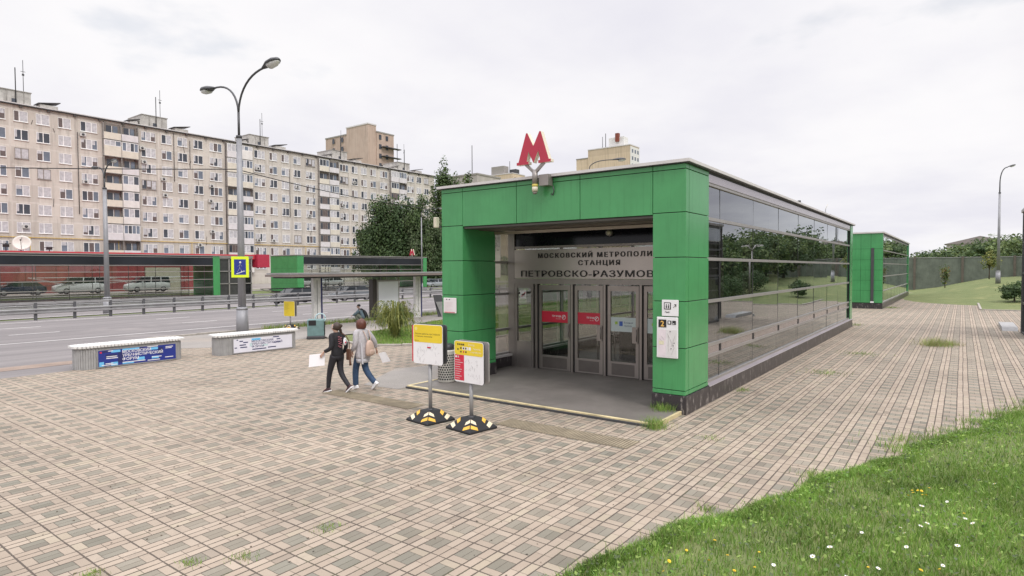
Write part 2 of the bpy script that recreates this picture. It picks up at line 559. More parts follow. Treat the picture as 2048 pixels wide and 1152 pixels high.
# lane paint
mb = MB()
def lane(x0, x1, y, w=0.13, z=-0.007):
    k = max(1, int((x1-x0)/8))
    for i in range(k):
        a = x0+(x1-x0)*i/k; c = x0+(x1-x0)*(i+1)/k
        mb.add([(a,y-w/2,z),(c,y-w/2,z),(c,y+w/2,z),(a,y+w/2,z)], [(0,1,2,3)], LANE)
lane(-60, 25, 29.75, 0.15); lane(25, 200, 30.4, 0.14)
lane(-60, 200, 41.75, 0.15)
for k in range(-4, 22):
    lane(8.2+7.45*k, 10.1+7.45*k, 33.85); lane(8.6+7.45*k, 10.5+7.45*k, 37.9)
lane(-60, 200, 46.0, 0.15, gz(0, 46.0)+0.012)
mb.build('road_markings')['kind'] = 'structure'

# ------------------------------------------------------------------ metro pavilions
TINT = glass('tinted pavilion glass', (0.30, 0.31, 0.30), 0.17, 1.2, refl=(.90,.94,.96))
FARG = glass('far pavilion glass', (0.80, 0.82, 0.80), 0.03, 0.7)
CLEAR = glass('clear door glass', (0.93, 0.95, 0.93), 0.01, 0.8, film=.012)
DARKG = glass('dark smoked glass', (0.055, 0.06, 0.065), 0.07, 1.0)
INNER = mat('pale inner lining', (0.40, 0.38, 0.35), 0.7, var=0.08)
BRONZE = mat('bronze beige trim', (0.40, 0.34, 0.285), 0.4, 0.5, var=0.08)
CEIL = mat('dark ceiling', (0.045, 0.045, 0.05), 0.5, var=0.1)

def panels(mb, f, us, vs, d=0.0, th=0.028, gap=0.014, m=None):
    """cladding panels on a face between the given grid lines"""
    for i in range(len(us)-1):
        for j in range(len(vs)-1):
            f.plate(mb, us[i]+gap/2, vs[j]+gap/2, us[i+1]-gap/2, vs[j+1]-gap/2, d, m or GREEN, th)

def long_wall(root, y, side, x0, x1, z0, rows, top, step=2.64, first=None, tint=None, band=None, fin=.19):
    """glazed side wall in the plane y; side -1 looks towards -y"""
    tint = tint or TINT
    g = MB()
    first = x0+0.95 if first is None else first
    cols = [x0] + [first+step*k for k in range(int((x1-first)/step)+1) if first+step*k < x1-0.2] + [x1]
    zs = [z0] + rows + [top]
    for i in range(len(cols)-1):
        for j in range(len(zs)-1):
            q = [random.uniform(-.005, .005) for _ in range(3)]; q.append(q[0]+q[2]-q[1])      # panes never sit quite true
            g.add([(cols[i]+.006, y+q[0], zs[j]+.006), (cols[i+1]-.006, y+q[1], zs[j]+.006), (cols[i+1]-.006, y+q[2], zs[j+1]-.006), (cols[i]+.006, y+q[3], zs[j+1]-.006)],
                  [(0,1,2,3) if side < 0 else (3,2,1,0)], tint)
    glz = g.build('glazing', root, world=True)
    fr = MB()
    for z in rows:
        fr.box((x0, y-.035*1, z-.034), (x1, y+.05, z+.034), ALU)
    fr.box((x0, y-.045, z0-.05), (x1, y+.06, z0+.03), ALU)
    fr.box((x0, y-.04, top-.03), (x1, y+.06, top+.03), ALU)
    for c in cols:
        if fin > .1 or c != x0: fr.box((c-.022, y+side*(-.061), z0), (c+.022, y+side*(-.062-fin), top), ALU)
        fr.box((c-.007, y+side*.002, z0), (c+.007, y-side*.06, top), DKGREY)
    fo = fr.build('frame', root, world=True)
    if band:
        b0, b1 = band
        bm_ = MB()
        bm_.box((x0, y-.03, b1+.0), (x1, y+.03, b1+.022), DKGREY)
        for i in range(len(cols)-1):
            bm_.box((cols[i]+.045, y+side*.014, b0+.012), (cols[i+1]-.045, y+side*.02, b1-.004), mat('pinkish steel band', (0.46, 0.42, 0.43), 0.22, 0.8, var=0.05))
            bm_.box((cols[i]-.045, y+side*.006, b0), (cols[i]+.045, y+side*.034, b1), INK); bm_.box((cols[i]-.02, y+side*.006, b0-.014), (cols[i+1]+.02, y+side*.012, b0), DKGREY)
        bm_.build('spandrel_band', root, world=True)
    return glz, fo

def main_pavilion():
    X0, X1, Y0, Y1 = 11.22, 33.0, 4.22, 10.53
    root = thing('metro_entrance_pavilion', 'near green clad metro entrance pavilion with steel doors and station name over them', 'pavilion', (X0, (Y0+Y1)/2, 0))
    XB = 12.52
    # floor and yellow edge
    mb = MB(); mb.box((10.05, 4.34, -0.02), (32.9, 10.48, 0.06), SLABF); mb.build('floor_slab', root, world=True)
    mb = MB()
    PALE = mat('worn pale yellow edge', (0.62, 0.52, 0.30), 0.6, var=0.3, scale=2.5)
    mb.box((9.99, 4.28, -.01), (10.05, 10.54, 0.072), PALE)
    mb.box((10.05, 4.28, -.01), (11.2, 4.335, 0.072), PALE); mb.box((10.05, 10.485, -.01), (11.2, 10.54, 0.072), PALE)
    mb.box((9.955, 4.27, -.01), (9.988, 10.55, 0.045), DKGREY)
    mb.build('step_edge', root, world=True, bevel=0.008)
    # pillars
    zr = [0.36, 0.45, 1.27, 2.17, 3.02, 3.88, 4.70, 4.80]
    def pillar(y0, y1, outer):
        mb = MB()
        mb.box((X0+.03, y0+.03, .36), (XB-.03, y1-.03, 4.80), DARKJ)
        panels(mb, Face((X0+.03, y1, 0), (0,-1,0), (-1,0,0)), [0, y1-y0], zr)
        panels(mb, Face((X0+.17 if outer == 0 else X0, y0+.03, 0), (1,0,0), (0,-1,0)), [0, XB-X0-(.17 if outer == 0 else 0)], zr)
        if outer == 0:
            panels(mb, Face((X0, y0+.03, 0), (1,0,0), (0,-1,0)), [0, .17], zr)
        panels(mb, Face((XB, y1-.03, 0), (-1,0,0), (0,1,0)), [0, XB-X0], zr)
        panels(mb, Face((XB-.03, y0, 0), (0,1,0), (1,0,0)), [0, y1-y0], zr)
        return mb.build('pillar', root, world=True, bevel=0.004)
    pillar(Y0, 4.89, 0)
    pillar(9.83, Y1, 1)
    mb = MB()
    mb.box((X0+.03, 4.86, 3.845), (XB-.03, 9.86, 4.80), DARKJ)
    f = Face((X0+.03, 9.83, 0), (0,-1,0), (-1,0,0))
    us = [0, 9.83-8.2, 9.83-6.53, 9.83-4.89]
    panels(mb, f, us, [3.85, 4.70, 4.80])
    mb.build('fascia', root, world=True, bevel=0.004)
    mb = MB()
    mb.box((X0+.05, 4.9, 3.80), (X0+.62, 9.82, 3.842), mat('dark soffit', (0.09, 0.085, 0.075), 0.5, var=0.1))
    mb.box((X0+.62, 4.9, 3.785), (XB-.07, 9.82, 3.842), mat('brown soffit', (.13,.105,.085), .5, var=.1))
    mb.box((XB-.06, 4.9, 3.71), (XB+.06, 9.82, 3.775), BRONZE)
    mb.build('soffit', root, world=True)
    # plinth
    mb = MB()
    mb.box((X0-.01, Y0-.02, -.02), (XB, 4.90, .355), GRANITE)
    mb.box((X0-.01, 9.82, -.02), (XB, Y1+.02, .355), GRANITE)
    for y0, y1 in ((Y0-.02, Y0+.16), (Y1-.16, Y1+.02)):
        mb.box((XB+.002, y0, -.02), (X1, y1, .34), GRANITE)
    mb.box((X1-.15, Y0+.162, -.02), (X1-.002, Y1-.162, .34), GRANITE)
    mb.build('plinth', root, world=True, bevel=0.006)
    mb = MB(); SILL = mat('lilac grey sill', (.25,.22,.235), .4, .3, var=.15, scale=1.0)
    mb.add([(XB+.01, Y0-.03, .345), (X1, Y0-.03, .345), (X1, Y0+.06, .43), (XB+.01, Y0+.06, .43)], [(0,1,2,3)], SILL)
    mb.add([(XB+.01, Y0-.03, .338), (X1, Y0-.03, .338), (X1, Y0-.03, .345), (XB+.01, Y0-.03, .345)], [(0,1,2,3)], CAPW)
    mb.box((XB+.01, 10.28, .345), (X1-.2, 10.40, .40), CAPW)
    mb.build('sill', root, world=True)
    # long walls
    rows = [0.96, 1.19, 2.11, 3.0, 3.84]
    long_wall(root, Y0+.075, -1, XB, 32.3, .42, rows, 4.56, first=13.45, band=(.97, 1.19))
    long_wall(root, Y1-.075, 1, XB, 32.3, .42, [1.1, 2.11, 3.0, 3.84], 4.56, first=14.05, fin=.05, tint=glass('pale pavilion glass', (0.90, 0.91, 0.86), 0.01, 0.7, film=.012))
    mb = MB()
    for y, s in ((Y0, -1), (Y1, 1)):
        mb.box((XB+.01, y+.02 if s < 0 else y-.08, 4.59), (32.3, y+.08 if s < 0 else y-.02, 4.755), mat('pinkish steel band', (0.46, 0.42, 0.43), 0.22, 0.8, var=0.05))
    mb.build('eaves_band', root, world=True)
    # far end wall with green corner
    mb = MB()
    mb.box((32.3, Y0+.03, .34), (32.97, 4.9, 4.80), DARKJ)
    panels(mb, Face((32.3, Y0+.03, 0), (1,0,0), (0,-1,0)), [0, .67], [.36, 1.27, 2.17, 3.02, 3.88, 4.80])
    mb.box((32.3, 9.85, .34), (32.97, Y1-.03, 4.80), GREEN)
    mb.box((32.5, 4.9, .34), (32.97, 9.85, 4.80), GREEN)
    mb.build('end_wall', root, world=True)
    # roof
    mb = MB()
    mb.box((X0+.02, Y0+.02, 4.765), (X1, Y1-.02, 4.80), CEIL)
    mb.box((X0-.06, Y0-.07, 4.80), (X1+.06, Y1+.07, 4.815), DKGREY)
    mb.box((X0-.08, Y0-.09, 4.816), (X1+.08, Y1+.09, 4.875), CAPW)
    mb.box((X0+.3, Y0+.3, 4.876), (X1-.3, Y1-.3, 4.90), mat('roof felt', (0.3, 0.3, 0.3), 0.9))
    for yy in (Y0+.1, Y1-.24):
        mb.box((XB, yy, 4.62), (32.3, yy+.14, 4.76), DKGREY)
    for k in range(8):
        mb.box((13.45+2.64*k-.06, Y0+.12, 4.45), (13.45+2.64*k+.06, Y1-.12, 4.61), DKGREY)
    mb.build('roof', root, world=True)
    mb = MB(); mb.tube([(21.5, 4.3, 4.88), (21.5, 4.3, 5.0)], .05, BLACK, 8); mb.build('roof_vent', root, world=True)
    # slender inner posts along the left wall, transom and door screen
    XD = 13.9
    mb = MB()
    mb.box((XD-.05, 10.2, .06), (XD+.05, 10.42, 4.55), STEELD)
    mb.build('post', root, world=True)
    mb = MB(); mb.box((XD-.05, 4.36, .06), (XD+.05, 4.62, 4.55), STEELD); mb.build('post', root, world=True)
    mb = MB(); mb.box((XB+.1, 10.3, .06), (XD-.06, 10.40, .345), GRANITE); mb.build('plinth', root, world=True)
    mb = MB()
    mb.box((XD-.04, 4.62, 3.38), (XD+.06, 10.2, 3.44), STEELD)
    mb.box((XD-.06, 4.62, 2.40), (XD+.06, 10.2, 2.54), STEELD)
    mb.box((XD, 4.62, 3.44), (XD+.03, 10.2, 4.55), mat('black transom glass', (.008,.008,.012), .12, var=.2, spec=.3))
    mb.build('transom', root, world=True)
    nb = MB()
    nb.box((XD-.045, 4.62, 2.55), (XD+.05, 10.28, 3.345), mat('brushed name board', (.47,.42,.395), .36, .7, var=.08, scale=.6))
    sb = nb.build('name_board', root, world=True)
    f = Face((XD-.045, 10.28, 0), (0,-1,0), (-1,0,0))
    tb = MB()
    LET = mat('dark raised letter', (0.03, 0.028, 0.027), 0.4, 0.3, var=0)
    f.text(tb, 'МОСКОВСКИЙ МЕТРОПОЛИТЕН', .90, 3.11, .125, LET, .004, width=3.80, space=1.35, bold=.012, th=.02)
    f.text(tb, 'СТАНЦИЯ', 2.17, 2.905, .125, LET, .004, width=1.20, space=1.35, bold=.012, th=.02)
    f.text(tb, 'ПЕТРОВСКО-РАЗУМОВСКАЯ', .32, 2.60, .165, LET, .004, width=4.90, space=1.1, bold=.004, th=.02)
    tb.build('lettering', sb, world=True)
    cl = MB(); cl.tube([(XD-.03, 7.2, 3.72), (XD-.1, 7.2, 3.72)], [.1, .085], STEELD, 14); cl.tube([(XD-.1, 7.2, 3.72), (XD-.11, 7.2, 3.72)], [.06, .05], mat('lamp lens', (.55, .52, .4), .3, var=0), 12)
    cl.build('ceiling_lamp', root, world=True)
    # sidelight between wall post and first door
    mb = MB()
    mb.box((XD-.04, 9.56, .06), (XD+.04, 9.64, 2.40), STEELD); mb.box((XD-.04, 10.12, .06), (XD+.04, 10.2, 2.40), STEELD)
    mb.box((XD-.035, 9.64, .06), (XD+.035, 10.12, .78), STEEL)
    mb.box((XD-.035, 9.64, 2.28), (XD+.035, 10.12, 2.40), STEELD)
    sl = mb.build('sidelight', root, world=True)
    mb = MB(); mb.box((XD-.006, 9.64, .78), (XD+.006, 10.12, 2.28), CLEAR); mb.build('pane', sl, world=True)
    mb = MB(); fs = Face((XD-.012, 10.02, 0), (0,-1,0), (-1,0,0)); fs.plate(mb, 0, 1.98, .2, 2.2, 0, WHITE)
    for a in range(4):
        fs.plate(mb, .04+.035*a, 2.03+.035*a, .07+.035*a, 2.06+.035*a, .004, RED)
    fs.plate(mb, .05, 2.08, .15, 2.11, .0045, INK); fs.plate(mb, .06, 2.04, .075, 2.08, .0045, INK); fs.plate(mb, .12, 2.04, .135, 2.08, .0045, INK); fs.plate(mb, .14, 2.1, .165, 2.14, .0045, INK)
    mb.build('sticker', sl, world=True)
    DST = mat('brown grey door steel', (.33,.29,.27), .36, .6, var=.08, scale=2.0); DSTD = mat('dark door steel', (.16,.14,.13), .4, .5, var=.1)
    # door posts and leaves
    for y in (9.44, 8.30, 7.33, 6.335, 5.30):
        mb = MB()
        mb.box((XD-.075, y-.03, .06), (XD+.075, y+.03, 2.40), DST)
        mb.box((XD-.04, y+.031, .06), (XD+.04, y+.065, 2.40), INK); mb.box((XD-.04, y-.065, .06), (XD+.04, y-.031, 2.40), INK)
        mb.build('door_post', root, world=True)
    leaf = [(9.375, 8.365), (8.235, 7.395), (7.265, 6.40), (6.27, 5.365), (5.235, 4.68)]
    for k, (ya, yb) in enumerate(leaf):
        mb = MB()
        st = .085
        mb.box((XD-.03, ya-st, .075), (XD+.03, ya, 2.37), DST); mb.box((XD-.03, yb, .075), (XD+.03, yb+st, 2.37), DST)
        mb.box((XD-.029, yb+st, 2.24), (XD+.029, ya-st, 2.37), DST); mb.box((XD-.029, yb+st, .075), (XD+.029, ya-st, .45), DST)
        mb.box((XD-.032, yb+st+.03, .11), (XD-.030, ya-st-.03, .40), DSTD)
        d = mb.build('door', root, world=True)
        g = MB(); g.box((XD-.005, yb+st, .45), (XD+.005, ya-st, 2.24), CLEAR); g.build('pane', d, world=True)
        h = MB(); h.box((XD-.06, yb+.02, .95), (XD-.031, yb+.17, 1.35), DST); h.tube([(XD-.07, yb+.05, 1.0), (XD-.07, yb+.05, 1.3)], .012, STEELD, 8)
        h.build('handle', d, world=True)
        s = MB(); fd = Face((XD-.007, ya-st, 0), (0,-1,0), (-1,0,0)); w = ya-yb-2*st
        if k < 2:
            fd.plate(s, 0, 1.36, w, 1.66, .001, RED, .002)
            fd.text(s, 'Нет входа', w*.40, 1.51, .055, WHITE, .004, width=w*.33, bold=.02)
            fd.text(s, 'No entry', w*.55, 1.45, .026, WHITE, .004, width=w*.17)
            ring = [(w*.84+.062*math.cos(a*PI/10), 1.51+.062*math.sin(a*PI/10)) for a in range(20)]
            inn = [(w*.84+.048*math.cos(a*PI/10), 1.51+.048*math.sin(a*PI/10)) for a in range(20)]
            s.add([fd.p(a, b, .004) for a, b in ring+inn], [(i, (i+1) % 20, 20+(i+1) % 20, 20+i) for i in range(20)], WHITE)
            s.obox(fd.p(w*.84-.04, 1.475, .0045), fd.u*.075+fd.v*.075, (fd.v-fd.u)*.012, fd.n*.002, WHITE)
        else:
            PG = mat('frosted pale sticker', (0.55, 0.62, 0.62), 0.5, var=0.05)
            fd.plate(s, 0, 1.22, w, 1.58, .001, PG, .002)
            fd.plate(s, .12, 1.40, .19, 1.47, .004, mat('lime print', (0.35, 0.55, 0.06), .5, var=0))
            fd.plate(s, .24, 1.36, .33, 1.48, .004, mat('mid blue print', (0.05, 0.12, 0.45), .5, var=0))
            fd.text(s, 'Входная', .37, 1.43, .045, NAVY, .004, width=.24)
            fd.text(s, 'группа', .37, 1.35, .045, NAVY, .004, width=.2)
        s.build('sticker', d, world=True)
    # inside: stair parapet, handrails
    mb = MB()
    mb.box((16.6, 5.2, .06), (16.8, 8.3, .95), GRANITE); mb.box((16.8, 8.1, .06), (26, 8.3, .95), GRANITE); mb.box((16.8, 5.2, .06), (26, 5.4, .95), GRANITE)
    mb.box((16.55, 5.15, .951), (16.85, 8.35, .99), CAPW)
    mb.build('stair_parapet', root, world=True)
    mb = MB()
    mb.tube([(16.5, 8.45, 1.12), (26, 8.45, 1.12)], .025, STEELD, 8); mb.tube([(16.0, 8.7, 1.25), (19.6, 8.7, .35)], .03, BLACK, 8); mb.tube([(16.0, 8.7, .95), (19.6, 8.7, .05)], .03, BLACK, 8)
    for x in (16.6, 20, 24): mb.tube([(x, 8.45, .06), (x, 8.45, 1.12)], .02, STEELD, 8)
    mb.tube([(16.0, 8.7, .06), (16.0, 8.7, 1.27)], .03, STEELD, 8)
    mb.build('handrail', root, world=True)
    return root
main_pavilion()

# ------------------------------------------------------------------ signs on the near pavilion
def metro_letter(parent, o, w, h, th, m, side):
    """slanted-leg M, flat front towards -x"""
    poly = [(0,0),(0,.09),(.055,.09),(.285,1),(.325,1),(.5,.56),(.675,1),(.715,1),(.945,.09),(1,.09),(1,0),(.64,0),(.64,.09),(.695,.09),(.645,.40),(.5,.02),(.355,.40),(.305,.09),(.36,.09),(.36,0)]
    mb = MB()
    mb.prism([(a*w, b*h) for a, b in poly], o, (0,-1,0), (0,0,1), (th,0,0), m, side)
    return mb.build('letter', parent, world=True, bevel=0.006)
t = thing('metro_letter_sign', 'big red letter M on a forked post at the near pavilion roof edge', 'metro sign', (11.0, 7.53, 4.43))
metro_letter(t, (10.94, 7.98, 5.10), .90, .68, .12, MRED, CREAM)
mb = MB()
mb.tube([(11.0, 7.53, 4.66), (11.0, 7.53, 4.97)], .062, STEELD, 14)
mb.tube([(11.0, 7.53, 4.60), (11.0, 7.53, 4.66)], .065, mat('faded yellow band', (.55,.45,.10), .6, var=.1), 14); mb.tube([(11.0, 7.53, 4.50), (11.0, 7.53, 4.60)], .065, CREAM, 14); mb.tube([(11.0, 7.53, 4.45), (11.0, 7.53, 4.50)], .05, STEELD, 14)
mb.build('post', t, world=True)
for s in (1, -1):
    mb = MB(); mb.bar((11.0, 7.53+s*.03, 4.93), (11.0, 7.53+s*.24, 5.11), .06, .06, STEELD); mb.build('arm', t, world=True)
mb = MB(); mb.box((11.02, 7.20, 4.62), (11.2, 7.44, 4.86), STEELD); mb.box((11.06, 7.40, 4.70), (11.18, 7.50, 4.78), STEELD); mb.tube([(11.18, 7.18, 4.62), (11.19, 7.16, 4.5), (11.2, 7.2, 4.42), (11.22, 7.25, 4.45)], .012, DKGREY, 6); mb.build('bracket', t, world=True)

t = thing('security_camera', 'small white security camera on the outer side of the left green pillar', 'camera', (11.24, 10.56, 3.95))
mb = MB(); mb.box((11.1, 10.60, 3.86), (11.22, 10.70, 4.12), CREAM); mb.build('housing', t, world=True, bevel=.015)
mb = MB(); mb.box((11.2, 10.54, 3.86), (11.3, 10.62, 3.90), DKGREY); mb.build('bracket', t, world=True)

t = thing('map_board', 'tall white map board with a black 2 on the right pillar', 'sign', (11.2, 4.57, 1.47))
f = Face((11.19, 4.785, 0), (0,-1,0), (-1,0,0))
mb = MB(); f.plate(mb, 0, 1.07, .43, 1.865, -.02, WHITE, .03); mb.build('panel', t, world=True, bevel=.012)
mb = MB()
f.plate(mb, .04, 1.665, .20, 1.815, .012, INK); f.plate(mb, .225, 1.725, .30, 1.80, .012, INK); f.plate(mb, .32, 1.725, .39, 1.80, .012, INK)
f.plate(mb, .245, 1.74, .28, 1.785, .017, WHITE); f.plate(mb, .335, 1.735, .36, 1.75, .017, WHITE)
f.text(mb, '2', .12, 1.685, .11, mat('gold digit', (.80, .48, .12), .4, var=0), .018, align='CENTER', bold=.02)
f.plate(mb, .03, 1.10, .19, 1.62, .011, mat('pale pink map', (.74, .66, .69), .5, var=.06, scale=8), .002); f.plate(mb, .2, 1.10, .405, 1.62, .011, mat('pale grey map', (.70, .68, .67), .5, var=.06, scale=8), .002)
f.plate(mb, .05, 1.33, .15, 1.40, .014, mat('pale yellow map', (.74, .70, .50), .5, var=.1), .002)
for a, b, c, d in ((.06,1.45,.16,1.34),(.09,1.5,.16,1.42),(.22,1.55,.36,1.28),(.36,1.28,.30,1.14),(.24,1.52,.24,1.2),(.30,1.30,.38,1.52)):
    mb.bar(f.p(a, b, .015), f.p(c, d, .015), .004, .003, INKG)
for a, b in ((.27,1.58),(.33,1.31),(.35,1.36),(.29,1.25)): f.plate(mb, a, b, a+.016, b+.018, .016, INK)
mb.build('print', t, world=True)

t = thing('lift_sign', 'small white lift pictogram sign just above the map board', 'sign', (11.2, 4.52, 2.04))
f = Face((11.19, 4.68, 0), (0,-1,0), (-1,0,0))
mb = MB(); f.plate(mb, 0, 1.885, .33, 2.20, -.02, WHITE, .03); mb.build('panel', t, world=True, bevel=.006)
mb = MB(); f.plate(mb, .045, 2.015, .185, 2.15, .011, INK); f.plate(mb, .062, 2.03, .168, 2.135, .015, WHITE)
for a in (.085, .13): f.plate(mb, a, 2.04, a+.022, 2.09, .019, INK); mb.tube([f.p(a+.011, 2.105, .02), f.p(a+.011, 2.105, .024)], .011, INK, 8)
mb.bar(f.p(.23, 2.05, .012), f.p(.285, 2.105, .012), .014, .004, INK); mb.obox(f.p(.25, 2.105, .011), f.u*.042, f.v*.012, f.n*.004, INK); mb.obox(f.p(.28, 2.07, .011), f.u*.012, f.v*.042, f.n*.004, INK)
f.text(mb, 'Лифт', .06, 1.945, .035, INK, .012, width=.11, bold=.01); mb.build('print', t, world=True)

t = thing('notice_board', 'white notice sheet with rounded corners on the left green pillar', 'sign', (11.2, 10.24, 1.9))
f = Face((11.19, 10.45, 0), (0,-1,0), (-1,0,0))
mb = MB(); f.plate(mb, 0, 1.72, .42, 2.10, -.02, mat('pinkish white sheet', (.76, .71, .71), .5, var=.03), .03); mb.build('panel', t, world=True, bevel=.012)
mb = MB(); f.plate(mb, .10, 2.05, .13, 2.075, .011, INK); f.plate(mb, .19, 2.05, .22, 2.075, .011, INK)
for k in range(7): f.plate(mb, .05, 1.98-.033*k, .05+random.uniform(.2, .32), 1.984-.033*k, .0105, PINKP, .002)
mb.build('print', t, world=True); mb = MB(); f.plate(mb, .04, 1.735, .38, 1.75, .011, RED, .002); mb.build('red_line', t, world=True)

# ------------------------------------------------------------------ second pavilion, down the path
def pavilion_back():
    X0, X1, Y0, Y1, Z = 48.0, 73.0, 4.35, 10.6, 5.25
    root = thing('metro_rear_pavilion', 'smaller looking green metro pavilion farther down the paved path behind the near one', 'pavilion', (X0, 7.5, 0))
    mb = MB()
    mb.box((X0+.03, Y0+.03, .38), (X0+.8, Y1-.03, Z-.1), DARKJ)
    zr = [.4, 1.25, 1.95, 2.65, 3.35, 4.1, Z-.1]
    panels(mb, Face((X0+.03, Y1, 0), (0,-1,0), (-1,0,0)), [0, 1.5, 3.0, Y1-5.05-.6+.0, Y1-5.05, Y1-Y0], zr)
    panels(mb, Face((X0, Y0+.03, 0), (1,0,0), (0,-1,0)), [0, .3], zr)
    mb.build('front_wall', root, world=True)
    mb = MB(); mb.box((X0-.05, 4.86, .45), (X0-.005, 5.03, 4.15), DKGREY); mb.box((X0-.06, 4.84, .40), (X0-.005, 5.05, .5), WHITE); mb.build('downpipe', root, world=True)
    mb = MB(); mb.box((X0-.02, Y0-.02, -.02), (X1, Y1+.02, .37), GRANITE); mb.build('plinth', root, world=True)
    long_wall(root, Y0+.07, -1, X0+.32, X1-.7, .42, [1.2, 2.2, 3.1, 4.0], Z-.25, first=X0+2.0)
    long_wall(root, Y1-.07, 1, X0+.8, X1-.7, .42, [1.2, 2.2, 3.1, 4.0], Z-.25, first=X0+2.0)
    mb = MB()
    mb.box((X1-.7, Y0+.0, .37), (X1, Y0+.6, Z-.1), GREEN); mb.box((X1-.3, Y0+.6, .37), (X1, Y1, Z-.1), GREEN)
    mb.build('end_wall', root, world=True)
    mb = MB(); mb.box((X0-.06, Y0-.07, Z-.095), (X1+.06, Y1+.07, Z), CAPW); mb.box((X0+.3, Y0+.02, Z-.2), (X1-.3, Y1-.02, Z-.1), DKGREY); mb.build('roof', root, world=True)
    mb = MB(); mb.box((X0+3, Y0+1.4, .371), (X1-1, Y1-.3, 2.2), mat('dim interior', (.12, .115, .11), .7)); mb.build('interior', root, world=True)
pavilion_back()

# ------------------------------------------------------------------ pavilions across the road
def far_pavilion(label, x0, x1, y0, y1, zb, zt, front, rows, name='metro_far_pavilion'):
    root = thing(name, label, 'pavilion', (x0, y0, zb))
    mb = MB(); mb.box((x0, y0-.02, zb-.2), (x1, y1, zb+.55), GRANITE); mb.build('plinth', root, world=True)
    xs_ = x0
    if front:
        mb = MB()
        mb.box((x0+.03, y0+.03, zb+.5), (x0+.95, y1-.03, zt-.1), DARKJ)
        panels(mb, Face((x0+.03, y1, 0), (0,-1,0), (-1,0,0)), [0, 1.6, 4.2, y1-y0-.0], [zb+.5, zb+1.6, zb+2.6, zb+3.6, zt-.1])
        panels(mb, Face((x0, y0+.03, 0), (1,0,0), (0,-1,0)), [0, .95], [zb+.5, zb+1.6, zb+2.6, zb+3.6, zt-.1])
        mb.build('front_wall', root, world=True); xs_ = x0+.95
    long_wall(root, y0+.05, -1, xs_, x1-.8, zb+.58, rows, zt-.25, first=xs_+1.3, tint=FARG, fin=.02)
    long_wall(root, y1-.05, 1, xs_, x1-.8, zb+.58, rows[-1:], zt-.25, first=xs_+2.6, step=5.28, tint=FARG, fin=.02)
    mb = MB()
    mb.box((xs_, y0+.02, rows[-1]+.05), (x1-.8, y0+.04, zt-.27), mat('near black panel', (.018,.02,.026), .35, var=.4, scale=.25, spec=.3))
    mb.build('clerestory', root, world=True)
    mb = MB(); mb.box((x1-.8, y0-.01, zb+.5), (x1, y0+.8, zt-.1), GREEN); mb.box((x1-.2, y0+.8, zb+.5), (x1, y1, zt-.1), GREEN); mb.build('end_wall', root, world=True)
    mb = MB(); mb.box((x0-.06, y0-.07, zt-.095), (x1+.06, y1+.07, zt), ALU); mb.box((xs_, y0+.07, zt-.24), (x1-.8, y1-.07, zt-.1), CEIL); mb.build('roof', root, world=True)
    return root
far_pavilion('long dark glazed pavilion across the road in front of the red shop', 2.0, 36.75, 70.0, 76.0, -.65, 4.6, False, [0.93, 1.84, 2.74, 3.42])
far_pavilion('green fronted glass pavilion across the road with a small red M on its roof', 47.1, 71.0, 70.0, 76.2, -.5, 4.88, True, [1.1, 2.0, 2.9, 3.6])
t = thing('small_metro_letter_sign', 'tiny distant red letter M above the pavilion across the road', 'metro sign', (68.5, 70.6, 4.9))
metro_letter(t, (68.5, 71.4, 5.15), 1.2, 1.0, .15, MRED, CREAM)
mb = MB(); mb.tube([(68.58, 70.8, 4.85), (68.58, 70.8, 5.2)], .06, STEELD, 8); mb.build('post', t, world=True)

t = thing('dark_glass_kiosk', 'black glazed kiosk between the two pavilions across the road', 'kiosk', (39, 72, -.4))
mb = MB()
for x in (37.0, 38.35, 39.7, 41.2): mb.box((x, 71.0, -.6), (x+.14, 71.12, 4.3), ALU)
for z in (-.3, 1.2, 2.7, 4.2): mb.box((37.0, 71.0, z), (41.34, 71.1, z+.1), ALU)
mb.build('frame', t, world=True)
mb = MB(); mb.box((37.05, 71.11, -.6), (39.75, 76, 4.3), mat('smoked panel', (.06, .06, .06), .15, var=.2)); mb.box((39.75, 71.11, -.6), (41.3, 76, 4.3), mat('black glass panel', (.008, .009, .01), .06, var=0)); mb.build('glazing', t, world=True)
mb = MB(); mb.box((36.9, 70.9, 4.3), (41.45, 76.1, 4.62), STEELD); mb.build('roof', t, world=True)

t = thing('red_shop', 'long low red shop behind the glazed pavilion across the road', 'shop', (30, 88, 0))
mb = MB(); mb.box((6, 88, -.2), (50.5, 100, 4.6), REDW)
for x in range(8, 52, 3): mb.box((x, 87.95, .1), (x+.08, 88.0, 4.5), mat('dark red joint', (.16, .02, .02), .6))
mb.build('wall', t, world=True)
mb = MB(); mb.box((5.8, 87.6, 4.55), (51.5, 100.2, 5.24), mat('red fascia', (.52, .045, .06), .5, var=.08)); mb.build('fascia', t, world=True)
mb = MB(); mb.box((36.0, 87.9, .2), (40.5, 88.0, 3.3), mat('beige shop wall', (.38, .37, .28), .7)); mb.build('wall_panel', t, world=True)
mb = MB(); mb.box((51.6, 87.0, 3.3), (53.6, 88.5, 5.3), mat('dull red sign', (.42,.03,.06), .5, var=.1)); mb.build('sign_box', t, world=True)
t = thing('satellite_dish', 'large pale satellite dish on the red shop roof', 'dish', (23.2, 90, 5.1))
mb = MB(); c = Vector((23.2, 89.6, 6.25)); ax = Vector((-.35, -.85, .35)).normalized(); s = ax.cross(Vector((0,0,1))).normalized(); u = s.cross(ax)
rings = []
for r_, d in ((.05, -.22), (.45, -.16), (.75, -.06), (.92, 0), (.92, .02), (.75, -.04), (.45, -.14), (.05, -.2)):
    rings.append([c + ax*d + (s*math.cos(a)+u*math.sin(a))*r_ for a in np.linspace(0, 2*PI, 20, endpoint=False)])
